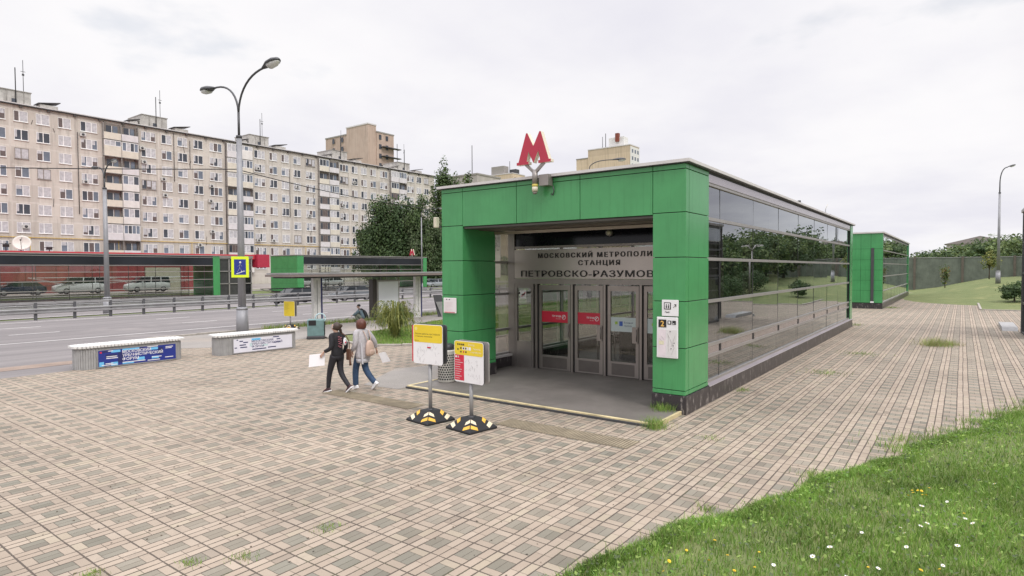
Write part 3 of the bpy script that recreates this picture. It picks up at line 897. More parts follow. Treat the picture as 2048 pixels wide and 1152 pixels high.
mb.loft(rings, mat('pale dish', (.62, .6, .55), .5, var=.05)); mb.build('dish', t, world=True)
mb = MB(); mb.tube([(23.2, 90, 5.05), (23.2, 89.9, 6.1)], .06, DKGREY, 8); mb.tube([c-u*.8, c+ax*.8], .025, DKGREY, 6); mb.tube([c+u*.7, c+ax*.8], .025, DKGREY, 6); mb.ball(c+ax*.82, .09, BLACK); mb.build('bracket', t, world=True)
for k, (x, h) in enumerate(((20.8, 1.7), (21.8, 1.1), (26.0, .7))):
    mb = MB(); mb.tube([(x, 90, 5.05), (x, 90, 5.1+h)], .05, BLACK, 6); mb.box((x-.3, 89.9, 5.1+h*.55), (x+.3, 90.1, 5.1+h*.55+.35), BLACK)
    mb.box((x-.5, 89.95, 5.1+h*.9), (x+.5, 90.0, 5.1+h*.9+.05), BLACK)
    tag(mb.build('roof_antenna'), ['tallest black aerial left of the dish on the red shop roof', 'stubby black aerial beside the dish on the red shop roof', 'lowest black roof unit right of the dish on the red shop'][k], 'antenna')
# ------------------------------------------------------------------ info stands in front of the entrance
def stand_base(mb, c, s=.46, h=.20):
    cx, cy = c
    def sq(r, z): return [(cx+r*math.cos(a), cy+r*math.sin(a), z) for a in (R(36.6+180), R(36.6+270), R(36.6), R(36.6+90))]
    a, b, d, e = sq(s, 0), sq(s, .035), sq(s*.42, h), sq(s*.36, h+.005)
    mb.loft([a, b, d, e], BLACK, smooth=False)
    # chevrons on the sloping faces
    CH = [mat('chevron yellow', (.72, .42, .06), .6, var=.2, scale=20), mat('chevron cream', (.74, .64, .45), .6, var=.2, scale=20)]
    for k in range(4):
        p0, p1, q0, q1 = Vector(b[k]), Vector(b[(k+1) % 4]), Vector(d[k]), Vector(d[(k+1) % 4])
        nrm = (p1-p0).cross(q0-p0).normalized()
        P = lambda u, v: (p0*(1-u)+p1*u)*(1-v) + (q0*(1-u)+q1*u)*v + nrm*.004
        for e in (0, 1):
            q = lambda u, v: P(u, v) if e == 0 else P(1-u, v)
            for j, (v0, v1) in enumerate(((.06, .36), (.50, .80))):
                vs = [q(.02, v1-.06), q(.02, v1+.20), q(.30, v0+.22), q(.30, v0-.04)]
                mb.add(vs, [(0,1,2,3) if e else (3,2,1,0)], CH[(j+k+e) % 2])
def info_stand(name, label, c, yaw, zb, kind, w=.72, h=.735, zg=0.0):
    t = thing(name, label, 'info stand', (c[0], c[1], zg), 0)
    mb = MB(); stand_base(mb, (0, 0)); mb.build('base', t, bevel=.012)
    mb = MB(); mb.tube([(0,0,.16), (0,0,zb+.05)], .035, GALV, 14); mb.tube([(0,0,.17), (0,0,.22)], .055, DKGREY, 12); mb.build('pole', t)
    ca, sa = math.cos(yaw), math.sin(yaw)
    n = Vector((-ca, -sa, 0)); u = Vector((-sa*-1, -ca, 0)) if False else n.cross(Vector((0,0,1))) * -1
    f = Face(Vector((0,0,0)) + n*.035 - u*w/2, u, n)
    r = .05
    def rr(a0, b0, a1, b1, r):
        pts = []
        for (cx, cy, s) in ((a1-r, b0+r, -90), (a1-r, b1-r, 0), (a0+r, b1-r, 90), (a0+r, b0+r, 180)):
            for k in range(5):
                q = R(s+22.5*k); pts.append((cx+r*math.cos(q), cy+r*math.sin(q)))
        return pts
    mb = MB(); mb.prism(rr(0, zb, w, zb+h, r), f.p(0,0,0), f.u, f.v, f.n*.025, WHITE, DKGREY); b = mb.build('front_board', t)
    mb = MB()
    g = Face(Vector((0,0,0)) - n*.035 - u*(w/2) , u, n)
    mb.prism(rr(-.005, zb+.015, w+.005+.02*(kind == 2), zb+h-.0, r), g.p(0,0,-.03), g.u, g.v, g.n*.03, DKGREY if kind == 1 else ALU, DKGREY if kind == 1 else ALU); mb.build('back_board', t)
    if kind == 1:
        mb = MB(); mb.obox(f.p(-.034, zb+.03, -.01), f.u*.03, f.v*(h-.06), f.n*.03, RED); mb.build('edge_strip', b)
    pr = MB(); d = .0255
    if kind == 1:
        pr.prism(rr(.012, zb+h*.545, w-.012, zb+h-.012, .04), f.p(0,0,d), f.u, f.v, f.n*.002, YELLOW)
        OL = mat('dark olive print', (.14, .11, .02), .5, var=0)
        ring = [(.075+.035*math.cos(a), zb+h-.085+.035*math.sin(a)) for a in np.linspace(0, 2*PI, 12, endpoint=False)]
        pr.prism(ring, f.p(0,0,d+.002), f.u, f.v, f.n*.001, mat('pale yellow print', (.80,.68,.2), .5, var=0))
        f.text(pr, 'Режим работы вестибюля', .05, zb+h-.19, .032, OL, d+.003, width=.60)
        f.text(pr, 'станции изменён', .05, zb+h-.235, .028, OL, d+.003, width=.42)
        f.text(pr, 'Выход', .05, zb+h*.57, .022, OL, d+.003)
        for k in range(26):
            a, c2 = random.uniform(.1, w-.1), random.uniform(zb+.06, zb+h*.48)
            pr.bar(f.p(a, c2, d+.001), f.p(a+random.uniform(-.05, .05), c2+random.uniform(-.09, .09), d+.001), .0025, .002, INKG)
        f.plate(pr, w*.48, zb+h*.41, w*.60, zb+h*.44, d+.001, RED, .002)
        f.plate(pr, w*.50, zb+h*.40, w*.53, zb+h*.41, d+.001, INK, .002); f.plate(pr, w*.55, zb+h*.40, w*.58, zb+h*.41, d+.001, INK, .002)
    elif kind == 2:
        pr.prism(rr(.012, zb+h*.66, w-.012, zb+h-.012, .04), f.p(0,0,d), f.u, f.v, f.n*.002, YELLOW)
        f.plate(pr, .012, zb+.03, w*.34, zb+h*.655, d, RED, .002)
        PY = mat('pale cream print', (.84, .80, .62), .5, var=0)
        for k, (a, b2) in enumerate(((.10,.92),(.16,.92),(.22,.92),(.27,.92),(.10,.80),(.19,.83),(.27,.83),(.34,.83),(.19,.745),(.27,.745),(.34,.745))):
            f.plate(pr, a*w*1.15, zb+h*(b2-.03), a*w*1.15+.03, zb+h*(b2+.012), d+.003, INK if k != 9 else RED, .001)
        for k in range(3): f.plate(pr, w*(.29+.105*k), zb+h*.785, w*(.37+.105*k), zb+h*.86, d+.0022, WHITE, .0006)
        f.text(pr, 'Выход', w*.50, zb+h*.90, .035, PY, d+.003); f.text(pr, 'Переход', w*.66, zb+h*.81, .03, PY, d+.003); f.text(pr, 'к автобусам', w*.58, zb+h*.73, .03, PY, d+.003, width=.25)
        for k in range(9): f.plate(pr, .03, zb+h*(.52-.055*k), .03+random.uniform(.1, .19), zb+h*(.535-.055*k), d+.003, PINKP, .001)
        f.plate(pr, .03, zb+h*.585, .07, zb+h*.63, d+.003, WHITE, .001); f.plate(pr, .09, zb+h*.585, .12, zb+h*.63, d+.003, PINKP, .001)
        for k in range(30):
            a, c2 = random.uniform(w*.38, w-.08), random.uniform(zb+.06, zb+h*.6)
            pr.bar(f.p(a, c2, d+.001), f.p(a+random.uniform(-.04, .04), c2+random.uniform(-.08, .08), d+.001), .0025, .002, INKG)
    else:
        pr.prism(rr(.012, zb+.012, w-.012, zb+h-.012, .04), f.p(0,0,d), f.u, f.v, f.n*.002, YELLOW)
        for k in range(6): f.plate(pr, .07, zb+h*(.8-.07*k), .07+random.uniform(.15, .3), zb+h*(.815-.07*k), d+.002, mat('olive print', (.40,.30,.03), .5, var=0), .001)
    pr.build('print', b)
    return t
info_stand('info_stand', 'info stand with yellow top and white lower half, left of the red striped one', (8.1, 7.92), R(3), 1.055, 1)
info_stand('info_stand', 'info stand with a red strip beside its white map, nearest the green pavilion door', (8.1, 6.92), R(-4), .81, 2)
info_stand('info_stand', 'distant all yellow info stand behind the bench with the white banner', (17.0, 25.9), R(10), .60, 3)

# perforated bin
t = thing('perforated_bin', 'white perforated metal litter bin beside the left green pillar', 'litter bin', (10.92, 10.12, .062))
mb = MB(); PB = mat('off white bin metal', (.66, .64, .58), .45, var=.1)
mb.lathe([(.185, 0), (.21, .02), (.21, .74), (.225, .76), (.225, .79), (.2, .79)], (0,0,0), PB, 28); mb.build('shell', t)
mb = MB(); hole = mat('punched hole', (.02, .02, .02), .8, var=0)
for j in range(11):
    for k in range(22):
        a = 2*PI*(k+.5*(j % 2))/22; z = .085+.058*j
        c = Vector((.2115*math.cos(a), .2115*math.sin(a), z)); u = Vector((-math.sin(a), math.cos(a), 0)); v = Vector((0,0,1))
        mb.add([c+u*.0225*math.cos(q)+v*.0225*math.sin(q) for q in np.linspace(0, 2*PI, 8, endpoint=False)], [tuple(range(8))], hole)
o = mb.build('perforation', t)
mb = MB(); mb.lathe([(.2, .79), (.205, .90), (.15, .93)], (0,0,0), DKGREY, 24); mb.build('collar', t)

# benches
def bench(label, loc, style, rz=0.0):
    t = thing('banner_bench', label, 'bench', loc, rz, 'banner benches')
    L, D, H = 2.9, .72, .58
    def outline(l, d, r, n=7):
        pts = []
        for cx, cy, s in ((l/2-r, -d/2+r, -90), (l/2-r, d/2-r, 0), (-l/2+r, d/2-r, 90), (-l/2+r, -d/2+r, 180)):
            for k in range(n):
                a = R(s+90*k/(n-1)); pts.append((cx+r*math.cos(a), cy+r*math.sin(a)))
        return pts
    mb = MB(); mb.prism(outline(L-.04, D-.04, .30), (0,0,0), (1,0,0), (0,1,0), (0,0,H), GREYB); mb.build('body', t)
    # vertical slats round the ends
    mb = MB(); ol = outline(L, D, .32, 9)
    per = []
    for i in range(len(ol)):
        a, b = Vector((*ol[i], 0)), Vector((*ol[(i+1) % len(ol)], 0)); k = max(1, int((b-a).length/.062))
        for j in range(k): per.append((a+(b-a)*(j+.5)/k, (b-a).normalized(), (b-a).length/k))
    for p, d, w in per:
        if p.y < -D/2+.02 and -L/2+.52 < p.x < L/2-.30: continue
        nrm = Vector((d.y, -d.x, 0))
        mb.obox(p-d*(w/2-.006)-nrm*.02, d*(w-.012), nrm*.02, Vector((0,0,H-.02)), GREYB)
    mb.build('end_slats', t)
    mb = MB(); k = 34
    for i in range(k):
        x = -L/2-.06+(L+.12)*(i+.5)/k
        q = 1.0
        e = abs(x)-(L/2+.06-.32)
        dd = D/2+.05
        if e > 0: dd = D/2+.05-.32+math.sqrt(max(.0, .32**2-e**2))
        mb.box((x-.035, -dd, H+.03), (x+.035, dd, H+.10), WHITEB)
    mb.build('seat', t, bevel=.008)
    mb = MB(); mb.prism(outline(L-.02, D-.06, .28), (0,0,H), (1,0,0), (0,1,0), (0,0,.03), GREYB); mb.build('seat_frame', t)
    f = Face((-L/2+.50, -D/2-.002, 0), (1,0,0), (0,-1,0)); w = L-.50-.28
    mb = MB(); f.plate(mb, -.04, .015, w+.04, .555, -.01, GALV, .02); mb.build('banner_frame', t)
    mb = MB(); bb, dark, light, txt = (BLUE, NAVY, LBLUE, WHITE) if style == 1 else (mat('lilac white banner', (.74, .73, .80), .5, var=.04), WHITE, LBLUE, NAVY)
    f.plate(mb, 0, .05, w, .515, .0105, bb, .003); bo = mb.build('banner', t)
    mb = MB()
    rnd = random.Random(5)
    tags = ((.02,.05,.12,.13),(.32,.05,.18,.1),(.33,.43,.24,.07),(.62,.46,.46,.05),(1.02,.13,.2,.09),(1.38,.40,.22,.07),(1.42,.13,.2,.07),(.62,.06,.3,.05)) if style == 1 else ((.62,.42,.32,.07),(.55,.22,.09,.12),(1.0,.2,.2,.06))
    for a, b, c, d in tags: f.plate(mb, a, b, a+c, b+d, .014, light if style == 1 else (light if a > .6 and b > .4 else mat('pale aqua print', (.55,.68,.70), .5, var=0)), .001)
    if style == 1:
        for a, b, c, d in ((.18,.30,.3,.09),(.5,.12,.14,.3),(1.0,.45,.2,.05),(1.6,.25,.14,.2),(.1,.44,.16,.06)): f.plate(mb, a, b, a+c, b+d, .0138, dark, .001)
    f.text(mb, 'МОСКОВСКИЙ', .62, .385 if style == 1 else .355, .085 if style == 1 else .07, txt, .0155, width=.78, bold=.016)
    f.text(mb, 'УРБАНИСТИЧЕСКИЙ', .62, .275 if style == 1 else .265, .085 if style == 1 else .07, txt, .0155, width=1.12, bold=.016)
    f.text(mb, 'ФОРУМ', .62, .165 if style == 1 else .175, .085 if style == 1 else .07, txt, .0155, width=.44, bold=.016)
    for a, b, c in (((.20,.31,.28),(.20,.26,.30),(.25,.47,.13),(.18,.11,.2),(.62,.10,.62),(1.42,.17,.28),(1.3,.49,.3),(1.82,.44,.22),(1.82,.40,.18),(1.8,.12,.24),(1.3,.08,.35),(.08,.07,.4)) if style == 1 else
                    ((.2,.41,.12),(.33,.36,.16),(.2,.28,.22),(.22,.2,.24),(.03,.2,.08),(.1,.46,.05),(1.4,.46,.22),(1.53,.38,.14),(1.42,.27,.24),(.64,.1,.5),(1.2,.12,.3))):
        f.plate(mb, a, b, a+c, b+.022+.012*(style == 2), .0155, txt, .001)
    if style == 1: f.plate(mb, .04, .43, .09, .48, .0155, RED, .001)
    mb.build('print', bo)
    return t
bench('white topped slatted bench with a dark blue banner, leftmost', (7.8, 20.26, 0), 1, R(-1))
bench('white topped slatted bench with a whitish lilac banner, at the lamp post', (11.6, 19.78, 0), 2, R(-3))

# ------------------------------------------------------------------ street lamps
LENS = mat('frosted lamp lens', (.62, .62, .60), .25, var=0)
def lamp_head(parent, p, d, s=1.0):
    d = Vector(d).normalized(); up = Vector((0,0,1)); q = d.cross(up).normalized(); w = q.cross(d).normalized()
    prof = [(-.1,.05,.05),(.05,.09,.08),(.3,.17,.12),(.55,.17,.12),(.72,.1,.08),(.78,.03,.03)]
    rings = []; lens = []
    for a, ry, rz in prof:
        rings.append([Vector(p)+d*a*s + q*ry*s*math.cos(t) + w*rz*s*max(math.sin(t), -.15) for t in np.linspace(0, 2*PI, 14, endpoint=False)])
    mb = MB(); mb.loft(rings, DKGREY); h = mb.build('lamp_head', parent, world=True)
    for a, ry, rz in prof[2:]:
        lens.append([Vector(p)+d*a*s*.97 + q*ry*.8*s*math.cos(t) + w*(-.02*s + rz*.9*s*min(math.sin(t), 0.0)) for t in np.linspace(0, 2*PI, 14, endpoint=False)])
    mb = MB(); mb.loft(lens, LENS); mb.build('lens', h, world=True)
def street_lamp(label, base, h, arms, r=.16, top=.5, heads=True, group=None, col=None, neck=2.6, thin=.045, hs=1.0):
    col = col or POLE
    x, y, z = base
    t = thing('street_lamp', label, 'street lamp', base, 0, group)
    hp = h-neck
    mb = MB(); mb.tube([(x,y,z-.1), (x,y,z+1.05)], [r*1.75, r*1.55], col, 16); mb.tube([(x,y,z+1.05), (x,y,z+1.12), (x,y,z+1.16)], [r*1.62, r*1.62, r*1.1], col, 16); mb.build('base', t, world=True)
    mb = MB(); mb.tube([(x,y,z+1.1), (x,y,z+hp)], [r*1.08, r*.72], col, 16); mb.tube([(x,y,z+hp-.05), (x,y,z+hp+.06)], [r*.85, r*.8], DKGREY, 12); mb.build('pole', t, world=True)
    mb = MB(); mb.tube([(x,y,z+hp), (x,y,z+hp+neck*.42)], thin*1.2, DKGREY, 8); mb.build('neck', t, world=True)
    for dx, dy in arms:
        L = math.hypot(dx, dy); pts = []
        for k in range(11):
            a = k/10
            pts.append((x+dx*(a**1.7), y+dy*(a**1.7), z+hp+neck*.40+(neck*.60)*(1-(1-a)**2.0)))
        mb = MB(); mb.tube(pts, thin, DKGREY, 8); mb.build('arm', t, world=True)
        e = Vector(pts[-1])-Vector(pts[-3])
        lamp_head(t, pts[-1], e, hs)
    return t
lamp = street_lamp('tall double armed grey street lamp behind the benches carrying the underpass sign', (14.72, 26.15, 0), 11.4, [(-.1, -2.3), (.1, 2.4)], r=.155, hs=1.45)
street_lamp('grey street lamp pole beyond the guard rail in front of the long glazed pavilion', (16.9, 47.3, gz(16.9,47.3)), 10.2, [(-.1, -1.6), (.1, 1.6)], r=.16, neck=1.6)
street_lamp('slim lone street lamp on the lawn by the far screen fence', (74.5, -2.75, gz(74.5,-2.75)), 11.0, [(.15, -.55)], r=.12, neck=2.4, thin=.045, hs=.85)
street_lamp('distant street lamp with a pale head against the dark trees left of the near pavilion', (67.5, 67.6, -.4), 12.8, [(2.0, -1.5)], r=.10, neck=1.4)
street_lamp('street lamp whose head peeks above the near pavilion roof', (52.9, 29.7, 0), 13.6, [(1.6, -1.9)], r=.14, neck=1.4, hs=1.5)
t = thing('aerial_mast', 'thin mast with small fittings rising behind the rear green pavilion', 'mast', (70.1, 11.5, 0))
mb = MB(); mb.tube([(70.1,11.5,0), (70.1,11.5,8.9)], [.07, .04], POLE, 8); mb.build('pole', t, world=True)
mb = MB(); mb.box((69.9,11.0,8.1), (70.1,11.3,8.35), BLACK); mb.box((69.95,11.6,8.0), (70.05,11.9,8.5), CREAM); mb.tube([(70.1,11.5,8.9), (70.1,11.3,9.4)], .02, CREAM, 6); mb.build('fitting', t, world=True)

# underpass sign on the lamp pole
t = thing('underpass_sign', 'square blue underpass sign with a fluorescent yellow border on the lamp pole', 'road sign', (14.5, 25.9, 2.5))
n = Vector((-.62, -.78, 0)).normalized(); u = Vector((-n.y, n.x, 0))
f = Face(Vector((14.60, 25.98, 0)) + n*.20 - u*.36, u, n)
mb = MB(); f.plate(mb, 0, 2.50, .72, 3.43, 0, FLUO, .02); pn = mb.build('panel', t, world=True, bevel=.008)
mb = MB(); f.plate(mb, .115, 2.62, .605, 3.31, .0205, BLUE, .003)
fig = [((.36,3.12),.055)]
mb.tube([f.p(.37, 3.17, .025), f.p(.37, 3.17, .028)], .045, WHITE, 12)
for a in (((.37,3.12),(.34,2.92),.075),((.36,2.94),(.28,2.80),.045),((.35,2.93),(.42,2.80),.045),((.28,2.80),(.25,2.72),.035),((.42,2.80),(.42,2.72),.035),((.37,3.08),(.27,2.98),.03),((.38,3.08),(.45,2.97),.03)):
    mb.bar(f.p(*a[0], .026), f.p(*a[1], .026), a[2], .003, WHITE)
for k in range(5):
    f.plate(mb, .20+.07*k, 2.66+.028*k, .285+.07*k, 2.685+.028*k, .024, WHITE, .002)
mb.build('pictogram', pn, world=True)
mb = MB(); mb.obox(f.p(.3, 2.8, -.22), f.u*.12, f.v*.05, f.n*.21, DKGREY); mb.obox(f.p(.3, 3.15, -.22), f.u*.12, f.v*.05, f.n*.21, DKGREY); mb.build('bracket', t, world=True)
t = thing('road_sign', 'back of a grey rectangular sign on the far side of the lamp pole', 'road sign', (15.0, 26.2, 2.5))
n2 = Vector((-.2, -.98, 0)).normalized(); u2 = Vector((-n2.y, n2.x, 0)); f = Face(Vector((14.72, 26.38, 0)) - u2*.05, u2, n2)
mb = MB(); f.plate(mb, 0, 2.5, .52, 3.4, 0, GALV, .015); mb.build('panel', t, world=True); mb = MB(); f.plate(mb, -.05, 2.7, .2, 2.75, .016, DKGREY, .06); f.plate(mb, -.05, 3.2, .2, 3.25, .016, DKGREY, .06); mb.build('bracket', t, world=True)

# overhead wire
def wire(label, pts, r):
    mb = MB(); P = []
    for i in range(len(pts)-1):
        a, c = Vector(pts[i]), Vector(pts[i+1])
        for k in range(12):
            q = k/12; p = a+(c-a)*q; p.z -= .35*4*q*(1-q)*min(1, (c-a).length/30); P.append(p)
    P.append(Vector(pts[-1]))
    mb.tube(P, r, BLACK, 5); return tag(mb.build('overhead_wire'), label, 'wire')
wire('black overhead wire strung across the apartment block to the lamp post', [(-14, 52, 7.6), (14.6, 26.2, 7.35), (29, 29.9, 7.1), (66, 38, 6.6)], .022)

# ------------------------------------------------------------------ guard rails
def guard_rail(label, x0, x1, yf, step, z0f, top, beams, group=None):
    t = thing('guard_rail', label, 'guard rail', (x0, yf(x0), 0))
    k = int((x1-x0)/step)
    for i in range(k+1):
        x = x0+step*i; y = yf(x); z = z0f(x, y)
        mb = MB(); mb.box((x-.07, y-.05, z-.1), (x+.07, y+.07, z+top), GALVD); mb.box((x-.055, y-.11, z+.42), (x+.055, y-.05, z+.68), GALVD); mb.build('post', t, world=True)
    for (za, zb, d) in beams:
        mb = MB()
        for i in range(k):
            xa, xb = x0+step*i, x0+step*(i+1); ya, yb = yf(xa), yf(xb); g0, g1 = z0f(xa, ya), z0f(xb, yb)
            if zb-za > .2:
                h = (zb-za)
                prof = [(0,0),(.06,.12),(.06,.3),(0,.42),(0,.58),(.06,.7),(.06,.88),(0,1)]
                vs = [(xa, ya-d-pz, g0+za+q*h) for pz, q in prof]+[(xb, yb-d-pz, g1+za+q*h) for pz, q in prof]
                m_ = len(prof); mb.add(vs, [(j, m_+j, m_+j+1, j+1) for j in range(m_-1)], GALV)
            else:
                mb.bar((xa, ya-d, g0+(za+zb)/2), (xb, yb-d, g1+(za+zb)/2), .06, zb-za, GALV)
        mb.build('beam', t, world=True)
    return t
y1f = lambda x: 43.0 + .012*max(0, x-14)
guard_rail('near guard rail along the edge of the road, in front of the second one', 0.1, 78, y1f, 1.93, gz, 1.0, [(.36,.68,.10),(.90,1.02,0)])
guard_rail('second guard rail along the far carriageway behind the near rail', 0.4, 82, lambda x: 61.0, 2.5, gz, .76, [(.24,.50,.10),(.64,.76,0)])

# ------------------------------------------------------------------ bus shelter and what stands at it
t = thing('bus_shelter', 'flat roofed bus shelter with white posts at the road edge', 'bus shelter', (21, 25.4, 0))
mb = MB(); mb.box((16.2, 24.6, 2.50), (29.0, 26.7, 2.60), mat('brownish roof edge', (.22, .175, .16), .6, var=.1)); mb.box((16.25, 24.65, 2.61), (28.95, 26.65, 2.68), GALV); mb.box((16.5, 24.8, 2.43), (28.7, 26.5, 2.495), DKGREY); mb.build('roof', t, world=True)
for x in (18.45, 25.45):
    mb = MB(); mb.box((x-.16, 25.85, 0), (x+.26, 26.05, 2.43), WHITEB); mb.box((x+.262, 25.83, 0), (x+.34, 26.1, 2.43), NAVY); mb.box((x+.03, 25.845, .3), (x+.055, 25.849, 2.3), GALVD); mb.build('post', t, world=True)
t = thing('advertising_lightbox', 'blank pale advertising lightbox standing under the shelter roof', 'lightbox', (23.2, 26, 0))
mb = MB(); mb.box((22.4, 25.9, .22), (24.05, 26.15, 2.25), ALU); mb.box((22.15, 25.95, .2), (22.39, 26.3, 2.3), mat('dark box side', (.05, .04, .035), .5, var=.1)); mb.box((22.7, 25.95, 0), (23.8, 26.1, .215), DKGREY); mb.build('case', t, world=True, bevel=.02)
mb = MB(); mb.box((22.5, 25.885, .32), (23.95, 25.899, 2.16), mat('milky panel', (.78, .80, .83), .35, var=.05, scale=1.0)); mb.build('panel', t, world=True)
t = thing('litter_bin', 'teal plastic litter bin with a dark base near the white banner bench', 'litter bin', (15.15, 21.3, 0), R(-38))
mb = MB(); mb.box((-.33, -.26, .10), (.33, .26, .80), TEAL); mb.build('body', t, bevel=.05)
mb = MB(); mb.box((-.35, -.28, 0), (.35, .28, .13), DKGREY); mb.build('base', t, bevel=.03)
mb = MB(); mb.box((-.27, -.268, .56), (.02, -.262, .77), INK); mb.build('opening', t)
mb = MB(); mb.tube([(.18+.2*math.cos(a), .1, .82+.2*math.sin(a)) for a in np.linspace(0, 2*PI, 20)], .025, mat('pale aqua hoop', (.42, .55, .58), .5), 8); mb.build('hoop', t)
mb = MB(); mb.box((.331, -.2, .15), (.36, .2, .7), BLACK); mb.build('side_panel', t)
t = thing('warning_board', 'stack of dark and pale boards leaning beside the left green pillar in the distance', 'board', (26.6, 25.6, 0))
mb = MB(); mb.obox((26.3,25.0,0), (.5,-.2,0), (.02,.05,0), (-.1,.3,1.3), DKGREY); mb.build('board', t, world=True); mb = MB(); mb.obox((26.5,24.9,0), (.4,-.16,0), (.02,.05,0), (-.3,.2,.9), GALV); mb.build('pale_board', t, world=True)

# metal grates set in the paving
def grate(label, x0, y0, x1, y1, slats):
    t = thing('floor_grate', label, 'floor grate', ((x0+x1)/2, (y0+y1)/2, 0), 0, 'floor grates')
    TAN = mat('sandy cast grate', (.275, .23, .16), .75, .05, var=.3, scale=3.0); TAND = mat('grate gap', (.17, .14, .10), .9, var=.1)
    mb = MB(); mb.box((x0, y0, -.02), (x1, y1, .006), TAND); mb.build('tray', t, world=True)
    mb = MB(); n_ = int((y1-y0)/.055)
    for k in range(n_):
        y = y0+(y1-y0)*(k+.5)/n_
        mb.box((x0+.015, y-.014, .0062), (x1-.015, y+.014, .014), TAN)
    mb.build('slats', t, world=True)
grate('sandy boot grate left of the info stands, at the feet of the women', 8.45, 8.9, 8.95, 11.7, 1)
grate('sandy boot grate right of the info stands, before the platform corner', 8.55, 4.15, 9.05, 6.75, 1)
# ------------------------------------------------------------------ nine-storey block
def facade_mat(name, c0, c1, sx_, sz_, x0, z0, seam=(.68,.64,.59)):
    m, nt, out = new_mat(name)
    b = NB(nt); p = b.n('ShaderNodeBsdfPrincipled'); pos = b.pos()
    sp = b.n('ShaderNodeSeparateXYZ'); b.put(sp.inputs[0], pos)
    c = b.mix(b.rng(b.noise(pos, .25, 6.0, .65), .3, .7, 0, 1), c0, c1)
    ux = b.m('MULTIPLY', b.m('SUBTRACT', sp.outputs[0], x0), 1/sx_); uz = b.m('MULTIPLY', b.m('SUBTRACT', sp.outputs[2], z0), 1/sz_)
    cell = b.white(b.comb(b.m('FLOOR', ux), b.m('FLOOR', uz), 0.0))
    c = b.mix(1.0, c, b.rng(cell, 0, 1, .90, 1.08), 'MULTIPLY')
    fx, fz = b.m('FRACT', ux), b.m('FRACT', uz)
    e = b.m('MINIMUM', b.m('MULTIPLY', b.m('MINIMUM', fx, b.m('SUBTRACT', 1.0, fx)), sx_), b.m('MULTIPLY', b.m('MINIMUM', fz, b.m('SUBTRACT', 1.0, fz)), sz_))
    sm_ = b.rng(e, .07, .16, .55, 0.0)
    sm_ = b.m('MULTIPLY', sm_, b.rng(b.noise(pos, .4, 3.0), .35, .6, .2, 1.0))
    c = b.mix(sm_, c, seam)
    mp = b.n('ShaderNodeMapping'); b.put(mp.inputs[0], pos); mp.inputs['Scale'].default_value = (1.6, 1.6, .12)
    c = b.mix(b.rng(b.noise(mp.outputs[0], 1.2, 6.0, .65), .50, .70, 0, .6), c, tuple(q*.60 for q in c0))
    b.put(p.inputs['Base Color'], c); p.inputs['Roughness'].default_value = .9
    nt.links.new(p.outputs[0], out.inputs[0]); return m
FAC = facade_mat('stained beige wall panels', (.51, .465, .415), (.61, .565, .51), 3.45, 2.765, 22.3+2.6, 2.2)
PANE = [mat('dark window pane', (.055, .062, .078), .12, var=.3, scale=.6), mat('bluish window pane', (.15, .175, .22), .15, var=.3, scale=.6),
        mat('curtained pane', (.50, .49, .51), .35, var=.25, scale=2.0), mat('brown curtained pane', (.13, .10, .095), .3, var=.2, scale=2.0)]
FRW = mat('white window frame', (.80, .79, .78), .5, var=.08, scale=.7)
FRB = mat('old brown window frame', (.24, .21, .19), .6, var=.2)
CONC = mat('grey concrete slab edge', (.30, .28, .26), .85, var=.2)
PARA = [mat('off white balcony panel', (.72, .69, .66), .7, var=.12, scale=.9), mat('cream balcony panel', (.66, .61, .52), .7, var=.12, scale=.9), mat('pale lilac balcony panel', (.66, .63, .64), .7, var=.12, scale=.9)]
SHAD = mat('painted loggia shade', (.24, .21, .19), .9, var=.2)  # dark tone paints in the shade of the balcony recess
def window_mesh(w, h, kind, rnd):
    """(frame mesh, pane mesh): window centred on the origin, on a wall facing -y"""
    fr, pn = MB(), MB()
    old = kind == 'old'
    F = FRB if old else FRW
    fr.box((-w/2, -.05, -h/2), (w/2, .0, -h/2+.09), F); fr.box((-w/2, -.05, h/2-.08), (w/2, 0, h/2), F)
    n = 2 if w < 1.8 else 3
    cuts = [-w/2] + ([-w/2+w*rnd.choice((.38, .45, .5))] if n == 2 else [-w/2+w*.32, -w/2+w*.66]) + [w/2]
    for c in cuts: fr.box((max(-w/2, c-.055), -.049, -h/2+.09), (min(w/2, c+.055), 0, h/2-.08), F)
    fr.box((-w/2-.06, -.12, -h/2-.06), (w/2+.06, .0, -h/2-.002), FRW if not old else CONC)
    for i in range(n):
        pm = PANE[rnd.choice((0, 0, 1, 1, 1, 2, 2, 2, 2, 3) if kind != 'open' else (0, 0, 2))]
        pn.box((cuts[i]+.05, -.02, -h/2+.085), (cuts[i+1]-.05, -.012, h/2-.075), pm)
        if kind != 'open' and rnd.random() < .45:
            k = rnd.uniform(.25, .7)
            pn.box((cuts[i]+.06, -.026, h/2-.08-k*h), (cuts[i]+.06+(cuts[i+1]-cuts[i])*rnd.uniform(.3, .8), -.021, h/2-.08), PANE[2])
    return fr, pn
rnd = random.Random(3)
